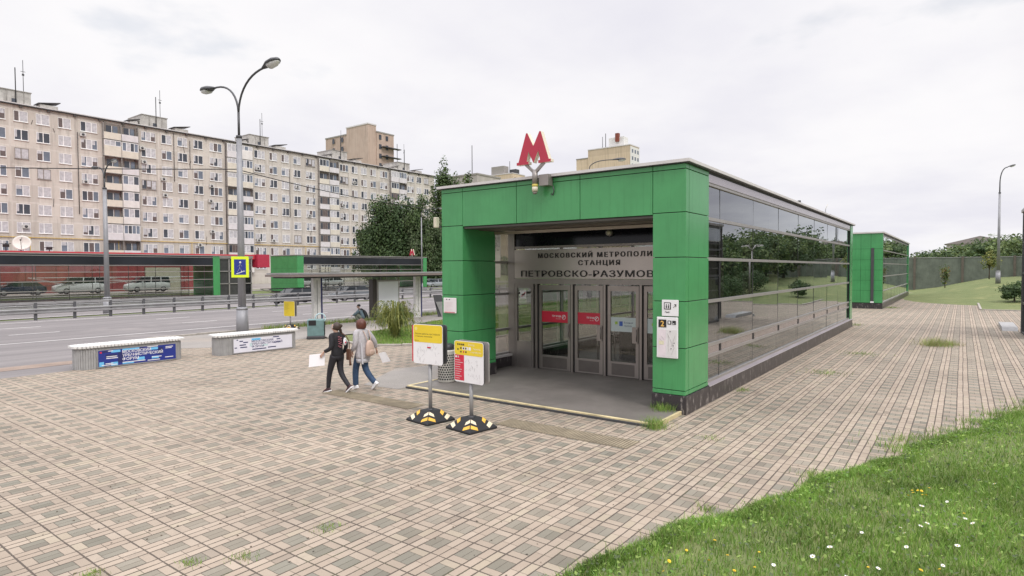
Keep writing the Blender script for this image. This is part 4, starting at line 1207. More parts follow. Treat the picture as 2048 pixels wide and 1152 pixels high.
def apartment_block():
    X0, X1, Y0, Y1, Z = 8.0, 118.2, 113.5, 126.0, 27.6
    root = thing('apartment_block', 'long nine storey beige panel apartment block with white balconies across the road', 'building', (X0, Y0, 0))
    mb = MB(); mb.box((X0, Y0, 0), (X1, Y1, Z), FAC); mb.build('wall', root, world=True)
    mb = MB()
    mb.box((X0-.2, Y0-.38, Z+.001), (X1+.2, Y1+.2, Z+.16), mat('dark roof edge', (.05, .045, .045), .8, var=.2)); mb.box((X0-.15, Y0-.33, Z+.161), (X1+.15, Y1+.15, Z+.30), CAPW)
    x = X0+1
    while x < X1: mb.box((x-.18, Y0-.32, Z-.28), (x+.18, Y0-.002, Z), mat('dark bracket', (.09, .08, .075), .8)); x += 3.45
    mb.build('roof', root, world=True)
    P = 20.7
    cols = []
    for s in range(5):
        b = 22.3+P*s
        for dx, w in ((4.4, 2.3), (7.4, 1.7), (10.1, 1.7), (12.9, 1.7), (16.2, 2.3)):
            if b+dx < X1-1: cols.append((b+dx, w))
    for dx in (-.0,): pass
    for x in (13.0, 16.5): cols.insert(0, (x, 1.7))
    floors = [26.05-2.765*k for k in range(9)]
    variants = {}
    for w in (1.7, 2.3):
        for k in range(7):
            fr, pn = window_mesh(w, 1.6, 'old' if k == 5 else ('open' if k == 6 else 'new'), rnd)
            variants[(w, k)] = (fr, pn)
    protos = {}
    cnt = 0
    rest = MB()
    order = sorted([(abs(x-40), x, w) for x, w in cols])
    allw = [(x, w, z) for x, w in cols for z in floors]
    allw.sort(key=lambda q: (q[2] < 6.0, q[0] < 26, q[0]))
    for x, w, z in allw:
        k = rnd.randrange(7) if rnd.random() < .45 else rnd.randrange(5)
        if cnt < 100 and z > 6.0 and x > 26:
            if (w, k) not in protos:
                f_ = variants[(w, k)][0].build('window', root); p_ = variants[(w, k)][1].build('pane', f_)
                protos[(w, k)] = (f_, p_); o = f_
            else:
                f_, p_ = protos[(w, k)]
                o = f_.copy(); COL.objects.link(o); o.parent = root
                q = p_.copy(); COL.objects.link(q); q.parent = o
            o.location = (x-X0, -.005, z)
            cnt += 1
        else:
            for src in variants[(w, k)]:
                o0 = len(rest.v); rest.v.extend([(a+x, b+Y0-.005, c+z) for a, b, c in src.v])
                for f_, mi, s_ in zip(src.f, src.fm, src.sm):
                    rest.f.append([i+o0 for i in f_]); rest.fm.append(rest.mi(src.mats[mi])); rest.sm.append(s_)
    o = rest.build('window', root, world=True); o['kind'] = 'stuff'
    # balconies, two bays each
    def bay(mbp, mbg, x0, x1, kind, par):
        d = -.62
        if kind == 'tall':
            mbp.box((x0, d-.02, -1.35), (x1, d+.02, .30), PARA[par])
        else:
            mbp.box((x0, d-.02, -1.35), (x1, d+.02, -.28), PARA[par])
        zb = .30 if kind == 'tall' else -.28
        if kind in ('glazed', 'tall', 'dark'):
            F = FRW if kind != 'dark' else FRB
            n = rnd.choice((3, 4))
            mbg.box((x0+.02, d-.03, zb), (x1-.02, d+.03, zb+.09), F); mbg.box((x0+.02, d-.03, 1.12), (x1-.02, d+.03, 1.22), F)
            for i in range(n+1):
                c = x0+.04+(x1-x0-.08)*i/n
                mbg.box((c-.045, d-.028, zb+.09), (c+.045, d+.028, 1.12), F)
            for i in range(n):
                c0 = x0+.04+(x1-x0-.08)*i/n; c1 = x0+.04+(x1-x0-.08)*(i+1)/n
                mbg.box((c0+.05, d-.005, zb+.09), (c1-.05, d+.005, 1.12), PANE[rnd.choice((0, 0, 1, 1, 2, 2))] if kind != 'dark' else PANE[rnd.choice((0, 0, 0, 1, 3))])
        else:
            mbg.box((x0+.5, -.10, -1.3), (x0+1.3, -.06, .9), PANE[0]); mbg.box((x0+1.5, -.10, -.3), (x1-.3, -.06, .9), PANE[1])
            mbg.box((x0+1.28, -.12, -1.3), (x0+1.36, -.05, .9), FRW)
    sets = []
    for k in range(8):
        bs, bp, bg = MB(), MB(), MB()
        kinds = [('glazed','glazed'),('glazed','open'),('tall','glazed'),('open','glazed'),('glazed','tall'),('dark','glazed'),('glazed','dark'),('open','open')][k]
        bs.box((-2.62, -.68, -1.45), (2.62, 0, -1.36), CONC)
        for x in (-2.6, 0, 2.6): bs.box((x-.05, -.60, -1.36), (x+.05, 0, 1.24), CONC)
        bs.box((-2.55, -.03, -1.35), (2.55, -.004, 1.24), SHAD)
        bay(bp, bg, -2.56, -.06, kinds[0], rnd.randrange(3)); bay(bp, bg, .06, 2.56, kinds[1], rnd.randrange(3))
        sets.append((bs, bp, bg))
    done = {}
    for s in range(5):
        for k, z in enumerate(floors):
            v = rnd.randrange(8); x = 22.3+P*s
            if v not in done:
                a = sets[v][0].build('balcony', root); sets[v][1].build('parapet', a); sets[v][2].build('glazing', a); done[v] = a; o = a
            else:
                o = copy_tree(done[v], root)
            o.location = (x-X0, 0, z-.1)
    # lift houses and vents on the roof
    for s in range(6):
        x = 29.6+20.0*s if s < 5 else 8
        if s == 5: continue
        mb = MB(); PH = mat('grey roof hut', (.42, .40, .375), .9, var=.25, scale=1.0, streak=.5)
        mb.box((x-2.1, Y0+2.5, Z+.2), (x+2.1, Y0+8, Z+2.7), PH); mb.box((x-2.2, Y0+2.38, Z+2.701), (x+2.2, Y0+8.1, Z+2.82), CONC)
        mb.box((x-2.9, Y0+1.5, Z+.2), (x-1.5, Y0+2.45, Z+1.9), PH); 
        for q in (-.9, 0.1, 1.2): mb.box((x+q-.04, Y0+2.42, Z+.3), (x+q+.04, Y0+2.499, Z+2.6), CONC)
        mb.box((x-.3, Y0+2.40, Z+.9), (x+.3, Y0+2.498, Z+1.5), PANE[0])
        mb.build('lift_house', root, world=True)
        mb = MB(); mb.box((x+2.9, Y0+1.2, Z+.2), (x+5.2, Y0+3, Z+1.1), PH); mb.obox((x+2.6, Y0+1.0, Z+1.1), (2.9,0,.55), (0,2.2,0), (0,0,.12), mat('dark lid', (.05,.045,.045), .8)); mb.build('roof_vent', root, world=True)
        mb = MB(); mb.obox((x-5.0, Y0+1.0, Z+.9), (2.0,0,.5), (0,1.6,0), (0,0,.12), mat('dark lid', (.05,.045,.045), .8)); mb.box((x-4.5, Y0+1.2, Z+.2), (x-3.3, Y0+2.4, Z+.95), PH); mb.build('roof_vent', root, world=True)
        mb = MB(); mb.tube([(x+.2, Y0+2.4, Z+.3), (x+.2, Y0+2.4, Z+6.2)], .07, BLACK, 6); mb.tube([(x+1.6, Y0+4, Z+2.8), (x+1.6, Y0+4, Z+8.0)], .045, DKGREY, 6)
        mb.box((x+1.3, Y0+3.97, Z+6.2), (x+1.9, Y0+4.03, Z+6.26), DKGREY); mb.box((x+1.45, Y0+3.97, Z+5.6), (x+1.75, Y0+4.03, Z+5.9), DKGREY)
        mb.build('aerial', root, world=True)
    # gas pipe, drain pipes, cables, air conditioners
    mb = MB(); mb.tube([(X0, Y0-.15, 8.0), (X1, Y0-.15, 8.0)], .07, mat('yellow gas pipe', (.55, .38, .10), .6, var=.2), 6)
    for x in range(30, 116, 12): mb.tube([(x+.4, Y0-.15, 8.0), (x+.4, Y0-.15, 3.5)], .05, mat('yellow gas pipe', (.55, .38, .10), .6), 6)
    mb.build('gas_pipe', root, world=True)
    for x, za, zb in ((51.6, 27.4, 18.8), (54.4, 26.5, 21.5), (36.9, 25, 12), (45.2, 27, 5), (61.0, 27, 5), (66.4, 16, 6), (84.3, 20, 6), (86.9, 27, 5), (74.8, 24, 14), (40.6, 27.4, 24)):
        mb = MB(); mb.tube([(x, Y0-.12, za), (x, Y0-.12, zb)], .06, mat('dark cable trunking', (.09, .075, .07), .8), 6); mb.build('downpipe', root, world=True)
    for k in range(26):
        mb = MB()
        x, z = rnd.uniform(26, 112), rnd.choice(floors)+rnd.uniform(-1.3, 1.2)
        mb.tube([(x, Y0-.05, z), (x+rnd.uniform(-.5, .5), Y0-.05, z-rnd.uniform(.6, 2.0))], .035, mat('dark cable trunking', (.09, .075, .07), .8), 5)
        mb.build('cable', root, world=True)
    ac = None
    for x, z in ((37.6, 24.7), (46.6, 21.6), (49.7, 19.0), (49.9, 16.2), (46.3, 23.9), (58.2, 18.7), (58.0, 15.9), (37.8, 17.2), (55.8, 7.6), (58.2, 10.2), (43.9, 16.4), (67.5, 8.9), (70.8, 8.9), (76.5, 20.5), (79.4, 14.6), (88.4, 17.6), (91.6, 23.1), (100.4, 20.2), (29.9, 9.6), (67.6, 23.2)):
        if ac is None:
            mb = MB(); mb.box((-.42, -.36, -.28), (.42, -.06, .28), mat('pale air conditioner', (.55,.54,.52), .5, var=.1)); mb.tube([(0,-.361,0), (0,-.366,0)], .22, DKGREY, 12); mb.box((-.3, -.06, -.33), (.3, 0, -.28), DKGREY)
            ac = mb.build('air_conditioner', root); o = ac
        else:
            o = ac.copy(); COL.objects.link(o); o.parent = root
        o.location = (x-X0, -.002, z)
apartment_block()

# ------------------------------------------------------------------ towers behind
def tower(name, label, boxes, m, extra=None, wins=()):
    b0 = boxes[0]
    t = thing(name, label, 'building', (b0[0], b0[1], 0))
    for i, (x0, y0, x1, y1, z) in enumerate(boxes):
        mb = MB(); mb.box((x0, y0, -1), (x1, y1, z), m); mb.build('wall', t, world=True)
        mb = MB(); mb.box((x0-.15, y0-.15, z+.002), (x1+.15, y1+.15, z+.4), CAPW if i == 0 else CONC); mb.build('roof_edge', t, world=True)
    if extra: extra(t)
    return t
BRICKP = facade_mat('pinkish brown tower panels', (.44, .335, .275), (.50, .385, .32), 5.5, 60, 127, 0, (.56,.45,.38))
def ex1(t):
    for k in range(6):
        z = 44.5-3.0*k
        mb = MB(); mb.box((132.0, 148.6, z-2.4), (139.5, 150.05, z-2.15), DKGREY); mb.build('balcony_slab', t, world=True)
        for y, xx in ((149.98, 131.2), (149.98, 134.0)):
            mb = MB(); mb.box((xx, y-.05, z), (xx+1.0, y, z+1.5), PANE[0]); mb.build('window', t, world=True)
        for yy in (162.5, 167.0):
            mb = MB(); mb.box((126.95, yy, z), (126.99, yy+1.1, z+1.6), PANE[0]); mb.build('window', t, world=True)
    mb = MB(); mb.tube([(138, 149, 20), (138, 149, 44)], .1, DKGREY, 6); mb.build('downpipe', t, world=True)
tower('apartment_tower', 'pinkish brown stepped tower rising behind the long apartment block', [(127.0, 150.3, 130.3, 160.8, 48.6), (127.25, 160.8, 130.0, 172, 46.6), (130.3, 150.05, 137.5, 162, 46.6)], BRICKP, ex1)
TANP = facade_mat('ribbed tan tower panels', (.56, .45, .32), (.62, .50, .37), 4.0, 3.0, 0, 0, (.66,.55,.42))
def ex2(t):
    for k in range(5):
        for q in range(3):
            mb = MB(); mb.box((232.6+2.6*q, 110.6, 51-3*k), (234.0+2.6*q, 110.7, 52.5-3*k), PANE[1]); mb.build('window', t, world=True)
    mb = MB(); mb.box((234, 115, 54.3), (238, 122, 58.5), WHITEB); mb.tube([(235, 124, 54), (235, 124, 61)], .15, DKGREY, 6); mb.tube([(236, 126, 54), (236, 126, 60)], .12, DKGREY, 6); mb.box((233, 117, 56.5), (234.5, 118.5, 60), mat('rust box', (.2,.05,.03), .7)); mb.build('roof_hut', t, world=True)
    mb = MB(); mb.box((231.3, 110.62, 5), (240, 110.75, 53.5), WHITEB); mb.build('white_side', t, world=True)
tower('apartment_tower', 'tan ribbed tower with white end behind the pavilion roof, right of the big letter M', [(231.2, 110.8, 240, 130.5, 53.9), (231.6, 130.5, 240, 136.5, 50.6)], TANP, ex2)
def ex3(t):
    mb = MB(); mb.box((244, 186, 50.5), (248, 194, 55), CONC); mb.tube([(245, 183, 50), (245, 183, 57)], .15, DKGREY, 6); mb.box((246, 180, 50.5), (249, 184, 53), DKGREY); mb.build('roof_hut', t, world=True)
    for q in range(4):
        mb = MB(); mb.box((244+2.4*q, 179.2, 47), (245.2+2.4*q, 179.35, 48.5), PANE[0]); mb.build('window', t, world=True)
tower('apartment_tower', 'low looking tan tower behind the pavilion roof, left of the big letter M', [(242.4, 179.4, 253, 199.6, 50.3)], TANP, ex3)
t = thing('apartment_tower', 'pale grey tower top half hidden by the poplar, under a thin aerial', 'building', (150, 125, 0))
mb = MB(); mb.box((150, 125, 0), (162, 137, 33.2), mat('pale grey panels', (.42,.39,.36), .9, var=.15, scale=.5)); mb.build('wall', t, world=True)
mb = MB(); mb.box((149.8, 124.8, 33.2), (162.2, 137.2, 33.7), CONC); mb.build('roof_edge', t, world=True)
mb = MB(); mb.tube([(151, 128, 33.6), (151, 128, 43)], .12, DKGREY, 6); mb.build('aerial', t, world=True)
# ------------------------------------------------------------------ vegetation
def leaf_mat(name, c, var=.35):
    m, nt, out = new_mat(name)
    b = NB(nt); p = b.n('ShaderNodeBsdfPrincipled')
    pos = b.pos()
    f = b.rng(b.noise(pos, 1.1, 4.0, .7), .3, .7, 1-var, 1+var)
    h = b.rng(b.white(b.comb(*[b.m('FLOOR', b.m('MULTIPLY', s, 3.0)) for s in (lambda q: (q.outputs[0], q.outputs[1], q.outputs[2]))(sepxyz(b, pos))])), 0, 1, .8, 1.2)
    col = b.mix(1.0, c, f, 'MULTIPLY'); col = b.mix(1.0, col, h, 'MULTIPLY')
    b.put(p.inputs['Base Color'], col); p.inputs['Roughness'].default_value = .6; p.inputs['Specular IOR Level'].default_value = .3
    t = b.n('ShaderNodeBsdfTranslucent'); b.put(t.inputs[0], col)
    mx = b.n('ShaderNodeMixShader'); mx.inputs[0].default_value = .25
    b.put(mx.inputs[1], p.outputs[0]); b.put(mx.inputs[2], t.outputs[0])
    nt.links.new(mx.outputs[0], out.inputs[0]); return m
def sepxyz(b, pos):
    s = b.n('ShaderNodeSeparateXYZ'); b.put(s.inputs[0], pos); return s
LEAF = [leaf_mat('dark leaf', (.06, .10, .038)), leaf_mat('mid leaf', (.085, .13, .045)), leaf_mat('light leaf', (.15, .20, .07)),
        leaf_mat('grey willow leaf', (.115, .15, .075)), leaf_mat('yellowish leaf', (.24, .25, .07)), leaf_mat('rusty leaf', (.17, .13, .045))]
BARK = mat('bark', (.085, .065, .05), .9, var=.3, scale=6.0, bump=.5, bscale=15)

def leaves(P, N, size, asp=.6, droop=0.0):
    """quads at P facing roughly N"""
    n = len(P)
    r1 = rng.normal(size=(n, 3)); nn = N + .55*r1
    nn /= np.linalg.norm(nn, axis=1)[:, None]
    a = rng.normal(size=(n, 3)); a[:, 2] -= droop
    u = a - nn*(a*nn).sum(1)[:, None]; u /= np.linalg.norm(u, axis=1)[:, None]+1e-9
    v = np.cross(nn, u)
    s = size*rng.uniform(.6, 1.3, (n, 1))
    w = s*asp
    return np.stack([P-u*s*.5, P+v*w*.5-u*s*.05, P+u*s*.5, P-v*w*.5-u*s*.05], 1).reshape(-1, 3)
def leaf_mesh(name, V, mats, mi, parent):
    n = len(V)//4
    me = bpy.data.meshes.new(name)
    me.vertices.add(len(V)); me.vertices.foreach_set('co', V.astype(np.float32).ravel())
    me.loops.add(4*n); me.loops.foreach_set('vertex_index', np.arange(4*n, dtype=np.int32))
    me.polygons.add(n); me.polygons.foreach_set('loop_start', np.arange(0, 4*n, 4, dtype=np.int32))
    for m in mats: me.materials.append(m)
    me.polygons.foreach_set('material_index', np.asarray(mi, dtype=np.int32))
    me.update(calc_edges=True); me.validate()
    o = bpy.data.objects.new(name, me); COL.objects.link(o); o.parent = parent
    return o
def tree(label, base, blobs, n, size, mats=(0,1,2), droop=0.0, trunk=.25, name='tree', cat='tree', group=None, clumps=14, wts=None, stem=True):
    """blobs: (x, y, z, rx, ry, rz) ellipsoids relative to the base"""
    t = thing(name, label, cat, base, 0, group)
    vol = np.array([b[3]*b[4]*b[5] for b in blobs]); vol = vol/vol.sum()
    P, N, K = [], [], []
    for b, q in zip(blobs, vol):
        c = np.array(b[:3]); r = np.array(b[3:6])
        nc = max(5, int(clumps*len(blobs)*q*2))
        cs = rng.normal(size=(nc, 3)); cs /= np.linalg.norm(cs, axis=1)[:, None]; cs *= rng.uniform(.35, .95, (nc, 1))
        rad = rng.uniform(.28, .50, nc)
        m = int(n*q); idx = rng.integers(0, nc, m)
        d = rng.normal(size=(m, 3)); d /= np.linalg.norm(d, axis=1)[:, None]; d *= (rng.uniform(0, 1, (m, 1))**.45)
        p = cs[idx] + d*rad[idx][:, None]
        if droop: p[:, 2] -= droop*.25*np.abs(rng.normal(size=m))*(np.linalg.norm(p[:, :2], axis=1))
        P.append(c + p*r); nn = p*.6+d*.6; nn[:, 2] += .4
        N.append(nn/np.linalg.norm(nn, axis=1)[:, None])
        ck = rng.choice(len(mats), nc, p=wts); K.append(np.where(rng.random(m) < .75, ck[idx], rng.choice(len(mats), m)))
    P, N, K = np.concatenate(P), np.concatenate(N), np.concatenate(K)
    leaf_mesh('crown', leaves(P, N, size, .62, droop*3), [LEAF[i] for i in mats], K, t)
    if stem:
        top = max(b[2]+b[5]*.5 for b in blobs)
        mb = MB(); k = 6
        pts = [(random.uniform(-.1, .1)*i*trunk, random.uniform(-.1, .1)*i*trunk, top*i/k) for i in range(k+1)]
        mb.tube(pts, [trunk*(1-.75*i/k) for i in range(k+1)], BARK, 8)
        for b in blobs:
            for _ in range(4):
                z = random.uniform(.3, .8)*top*.8; s = Vector((0, 0, z)); e = Vector(b[:3])+Vector((random.uniform(-.6,.6)*b[3], random.uniform(-.6,.6)*b[4], random.uniform(-.3,.5)*b[5]))
                mb.tube([s, (s+e)/2+Vector((0,0,.2)), e], [trunk*.4, trunk*.25, trunk*.08], BARK, 6)
        mb.build('trunk', t)
    return t
tree('broad dark leafy tree in front of the apartment block end, behind the far green pavilion', (77.2, 84.8, .2),
     [(0,0,9,4.8,4.5,7.6),(-2.6,3.0,8.0,3.4,3.4,6.0),(1.5,-2,6,4.6,3.8,5.6),(-.6,1,13.6,3.4,3.0,3.9),(-2.6,3.6,5.0,2.8,2.6,4.6),(0,0,4,5,5,4)], 34000, .46, (0,0,1), .6, .4)
tree('drooping grey green willow beside the broad dark tree', (80.2, 80.6, .2),
     [(0,0,8.5,4.0,3.6,6.4),(1.8,-2.2,7,3.6,3.0,6.4),(-.6,0,13,3.2,2.8,3.4),(1.5,-1.6,4,3.8,3.2,4.0)], 26000, .42, (3,0,1), 1.6, .35)
tree('tall feathery poplar behind the left end of the near pavilion roof', (104.5, 96.5, .2),
     [(0,0,14,3.6,3.6,13.5),(0,0,20,2.7,2.7,8),(-1.4,1.2,8,2.6,2.6,7)], 24000, .55, (0,1,1), .2, .4)
tree('shorter poplar to the right of the tall feathery poplar', (106.8, 92.5, .2),
     [(0,0,12,2.9,2.9,11.5),(.8,-.8,18,1.7,1.7,6.5)], 15000, .52, (0,1,2), .2, .3)
tree('grey green ragged tree low between the willow and the left green pillar', (86, 79, .2),
     [(0,0,6.5,3.6,3.0,5.5),(2,-2.4,5.5,3.2,3.0,4.8),(3.5,-4,9,2.6,2.6,3.4)], 18000, .42, (3,1,0), .8, .3)
# beyond the screen fence
for i, (x, y, h, w, k) in enumerate(((150,14,7,9,(0,1)),(158,4,8,10,(1,0)),(165,-3,7.5,9,(0,1)),(172,-10,9,11,(1,2)),(160,-14,8,9,(0,1)),(180,-18,10,12,(1,0)),(150,-22,8,10,(0,1)),(190,2,8,14,(1,0)),(205,-8,10,14,(0,1)),(144,22,6.5,9,(1,0)),(196,20,7,14,(0,1)))):
    tree('low bushy tree in the row over the far screen fence', (x, y, gz(x, y)-.3), [(0,0,h*.40,w*.5,w*.5,h*.38),(w*.3,w*.3,h*.34,w*.4,w*.4,h*.34),(-w*.3,-w*.3,h*.36,w*.4,w*.4,h*.31)], 4200, .7, k+(2,), 0, .3, group='trees over the far fence')
for i, (x, y, w, d, z0, z1, lab) in enumerate(((225,-12,10,16,2,11.6,'long pale house with a grey roof highest on the wooded rise beyond the fence'),(165,14,9,10,1.0,5.6,'low pinkish shed just above the fence, beside the rear pavilion'),(230,-34,9,14,2,12.2,'pale house on the rise behind the lone street lamp'))):
    t = thing('hill_house', lab, 'house', (x, y, z0)); mb = MB(); mb.box((x, y, z0-2), (x+w, y+d, z1-1.8), mat('pale house wall', (.45,.42,.40), .9, var=.15)); mb.build('wall', t, world=True)
    mb = MB(); mb.prism([(-.6,0),(d+.6,0),(d*.5,2.2)], (x-.4, y, z1-1.8), (0,1,0), (0,0,1), (w+.8,0,0), mat('grey pink roof', (.30,.26,.26), .8, var=.1)); mb.build('roof', t, world=True)
    mb = MB()
    for q in range(int(d/3)): mb.box((x-.05, y+1+3*q, z1-4.6), (x-.01, y+2+3*q, z1-3.2), PANE[0])
    mb.build('window', t, world=True)
nW = 16000
tw = rng.uniform(0, 1, nW); xw = 330-150*tw+rng.normal(0, 8, nW); yw = 60+190*tw*tw+rng.normal(0, 8, nW); hw = 7+2.5*np.sin(tw*60)+2*np.sin(tw*23+1)
pw_ = np.stack([xw, yw, hw*rng.uniform(0, 1, nW)**.7+.3], 1)
o = leaf_mesh('distant_woods', leaves(pw_, np.tile([-.6, -.4, .6], (nW, 1)), 1.7, .7), [LEAF[0], LEAF[1], LEAF[2]], rng.choice(3, nW, p=[.5,.35,.15]), None); o['kind'] = 'stuff'
# right-hand trees that the side glass mirrors
for i, (x, y, h, w) in enumerate(((66,-13,5.2,7),(72.7,-11,5.4,7),(79,-11,5.6,8),(85.5,-10.5,5.8,8),(60,-17,4.6,6),(95.5,-10.5,7.2,8),(97,-16,8.0,9),(55,-19,4.4,6),(88,-19,7.0,9))):
    tree(['low round tree','dark full tree','broad full tree','wide bushy tree','small tree','tall far tree','tallest tree','lowest tree','deep set tree'][i]+' of the grove right of the lift kiosk, mirrored in the pavilion glass', (x, y, gz(x, y)-.1), [(0,0,h*.58,w*.45,w*.45,h*.42),(w*.2,-w*.2,h*.45,w*.35,w*.35,h*.35),(-w*.22,w*.15,h*.5,w*.33,w*.33,h*.33)], 6500, .40, (0,1,2), .3, .2)
for i, (x, y, h) in enumerate(((53,-8.8,1.9),(56.2,-8.6,2.3),(59.4,-9.0,2.1),(62.6,-8.2,2.4))):
    tree(['first','second','third','last'][i]+' bush of the dark hedge along the lawn, mirrored in the pavilion glass', (x, y, gz(x, y)-.05), [(0,0,h*.5,1.9,1.4,h*.5),(.8,.3,h*.45,1.2,1.2,h*.45),(-.9,-.2,h*.55,1.1,1.1,h*.4)], 1800, .2, (0,1,0), 0, .06, 'bush', 'shrub', 'hedge bushes by the lift kiosk')
t = tree('dark shrub on the lawn beside the lift kiosk at the right edge', (59.6, -3.2, gz(59.6,-3.2)-.02), [(0,0,.8,1.1,1.0,.8),(.6,-.5,1.0,.7,.7,.6),(-.4,.4,.6,.7,.7,.5)], 2400, .17, (0,1,0), 0, .06, 'shrub', 'shrub')
tree('slender rust tinged young tree before the screen fence', (80.5, 1.5, gz(80.5,1.5)), [(0,0,1.7,.55,.55,1.0),(0,0,.9,.4,.4,.6)], 420, .2, (5,1,4), 0, .05, 'young_tree')
tree('yellow green young tree before the screen fence near the lone lamp', (82.5, -2.3, gz(82.5,-2.3)), [(0,0,2.1,.85,.85,1.0)], 600, .22, (4,2,4), 0, .06, 'young_tree')

# weeping clump by the bus stop
def weeping(base, h, w, label):
    t = thing('ornamental_grass', label, 'plant', base)
    V = []; K = []
    for _ in range(120):
        a = rng.uniform(0, 2*PI); L = rng.uniform(.5, 1.0); r = w*L*rng.uniform(.4, 1.1); zt = h*rng.uniform(.55, 1.0)
        pts = [np.array([.10*math.cos(a), .10*math.sin(a), 0])]
        for s in np.linspace(.15, 1, 8):
            z = zt*(1-(1-min(s/.6, 1))**2) - (max(0, s-.6)/.4)**1.4*zt*rng.uniform(.3, .75)
            pts.append(np.array([math.cos(a)*(.1+r*s), math.sin(a)*(.1+r*s), max(.03, z)]))
        sd = np.array([-math.sin(a), math.cos(a), 0])*.012
        k = rng.integers(0, 3)
        for p, q in zip(pts[:-1], pts[1:]):
            V += [p-sd, p+sd, q+sd*.8, q-sd*.8]; K.append(k)
            for _2 in range(3):
                c = p+(q-p)*rng.random(); d = rng.normal(size=3)*.05; d[2] -= .08; e = np.cross(d, rng.normal(size=3)); e = e/np.linalg.norm(e)*.012
                V += [c, c+d*.5+e, c+d*1.3, c+d*.5-e]; K.append(k)
    leaf_mesh('foliage', np.array(V), [LEAF[2], LEAF[4], LEAF[4]], K, t)
weeping((17.3, 18.9, .0), 1.6, 1.15, 'tall arching clump of pale weeping stems on the small lawn')
weeping((18.6, 20.4, .0), 1.1, 1.2, 'lower greyish clump of arching stems behind the tall clump')

# grass
def blades(name, pts, h0, h1, w, mats, wts, lean=.5, kind='stuff'):
    n = len(pts)
    a = rng.uniform(0, 2*PI, n); h = rng.uniform(h0, h1, n); ln = rng.uniform(.05, lean, n)*h
    ww = w*rng.uniform(.6, 1.3, n)
    b = rng.uniform(0, 2*PI, n)
    s = np.stack([np.cos(b), np.sin(b), np.zeros(n)], 1)*ww[:, None]*.5
    d = np.stack([np.cos(a), np.sin(a), np.zeros(n)], 1)*ln[:, None]
    z = np.zeros((n, 3)); z[:, 2] = h
    mid = pts + d*.35 + z*.6; tip = pts + d + z
    V = np.stack([pts-s, pts+s, mid+s*.7, mid-s*.7, mid-s*.7, mid+s*.7, tip+s*.1, tip-s*.1], 1).reshape(-1, 3)
    k = rng.choice(len(mats), n, p=wts)
    o = leaf_mesh(name, V, mats, np.repeat(k, 2), None)
    if kind: o['kind'] = kind
    return o
GR = [leaf_mat('fresh grass', (.20, .335, .060), .3), leaf_mat('deep grass', (.13, .24, .045), .3), leaf_mat('dry grass', (.32, .30, .14), .25), leaf_mat('pale grass', (.28, .385, .10), .3)]
def edge(x):    # the ragged border of the lawn by the path
    return 4.63+.0-.371*(x-4.63)-1.72+ .0
def border(x):
    return 2.91-.371*(x-4.63) + .07*np.sin(x*2.3)+.05*np.sin(x*5.1+1)
bx = np.linspace(-9, 30, 160)
mb = MB()
vs = []; fs = []
K = 14
def mound(x, t):   # t: distance from the border
    return -.01 + .10*(1-math.exp(-t/.5)) + .03*math.sin(x*1.1)*min(1, t)
for i, x in enumerate(bx):
    for j in range(K):
        d = (j/(K-1))**1.6*14
        vs.append((x-.35*d*0, border(x)-d, mound(x, d)))
for i in range(len(bx)-1):
    for j in range(K-1):
        a = i*K+j; fs.append((a, a+1, a+K+1, a+K))
mb.add(vs, fs, SOIL, True); mb.build('lawn')['kind'] = 'structure'
def scatter(n, x0, x1, dmax, edge_spill=.05):
    x = rng.uniform(x0, x1, n); d = rng.uniform(-edge_spill, dmax, n)
    d = np.where(rng.random(n) < .2, np.abs(rng.normal(0, .12, n))-edge_spill, d)
    z = np.array([mound(a, max(0, b))-.005 for a, b in zip(x, d)])
    return np.stack([x, border(x)-d, z], 1)
A = scatter(90000, 3.0, 10.5, 3.6)
B = scatter(60000, 10.5, 20.0, 3.0)
C = scatter(12000, -4, 3.0, 4.0)
pts = np.concatenate([A, B, C])
cl = np.sin(pts[:, 0]*2.1+np.sin(pts[:, 1]*3.0)*1.3)+np.sin(pts[:, 1]*2.7+pts[:, 0])
keep = rng.random(len(pts)) < np.clip(.75+.2*cl, .45, 1)
pts = pts[keep]
blades('grass', pts, .035, .115, .0085, GR, [.46, .29, .05, .20], .9)
pw = scatter(5000, 4.2, 14, 3.2)
# broader clover-like leaves
V = leaves(pw+np.array([0,0,.05])+rng.uniform(0,.03,(len(pw),1))*np.array([0,0,1]), np.tile([0,0,1.0], (len(pw),1)), .04, .8)
o = leaf_mesh('ground_cover', V, [GR[1], GR[3], LEAF[3]], rng.integers(0, 3, len(pw)), None); o['kind'] = 'stuff'
# grass on the small lawn by the bus stop, and the far lawn fringe
x = rng.uniform(14.8, 30, 26000); y = rng.uniform(15.4, 23, 26000)
k = (y > 17.7-(x-14.7)*1.42) & (y > 15.45) & (y < 21.4+.28*(x-17.9)) & ((x > 17.9) | (y < 17.7+(x-14.7)*1.25))
p = np.stack([x[k], y[k], np.full(k.sum(), -.03)], 1)
blades('small_lawn_grass', p, .06, .16, .02, GR, [.5, .2, .1, .2], .8)
# verge by the road
x = rng.uniform(16, 60, 9000); y = 26.5+rng.normal(0, .22, 9000)
blades('verge_grass', np.stack([x, y, np.full(9000, 0.0)], 1), .08, .3, .02, GR, [.2, .2, .4, .2], .8)

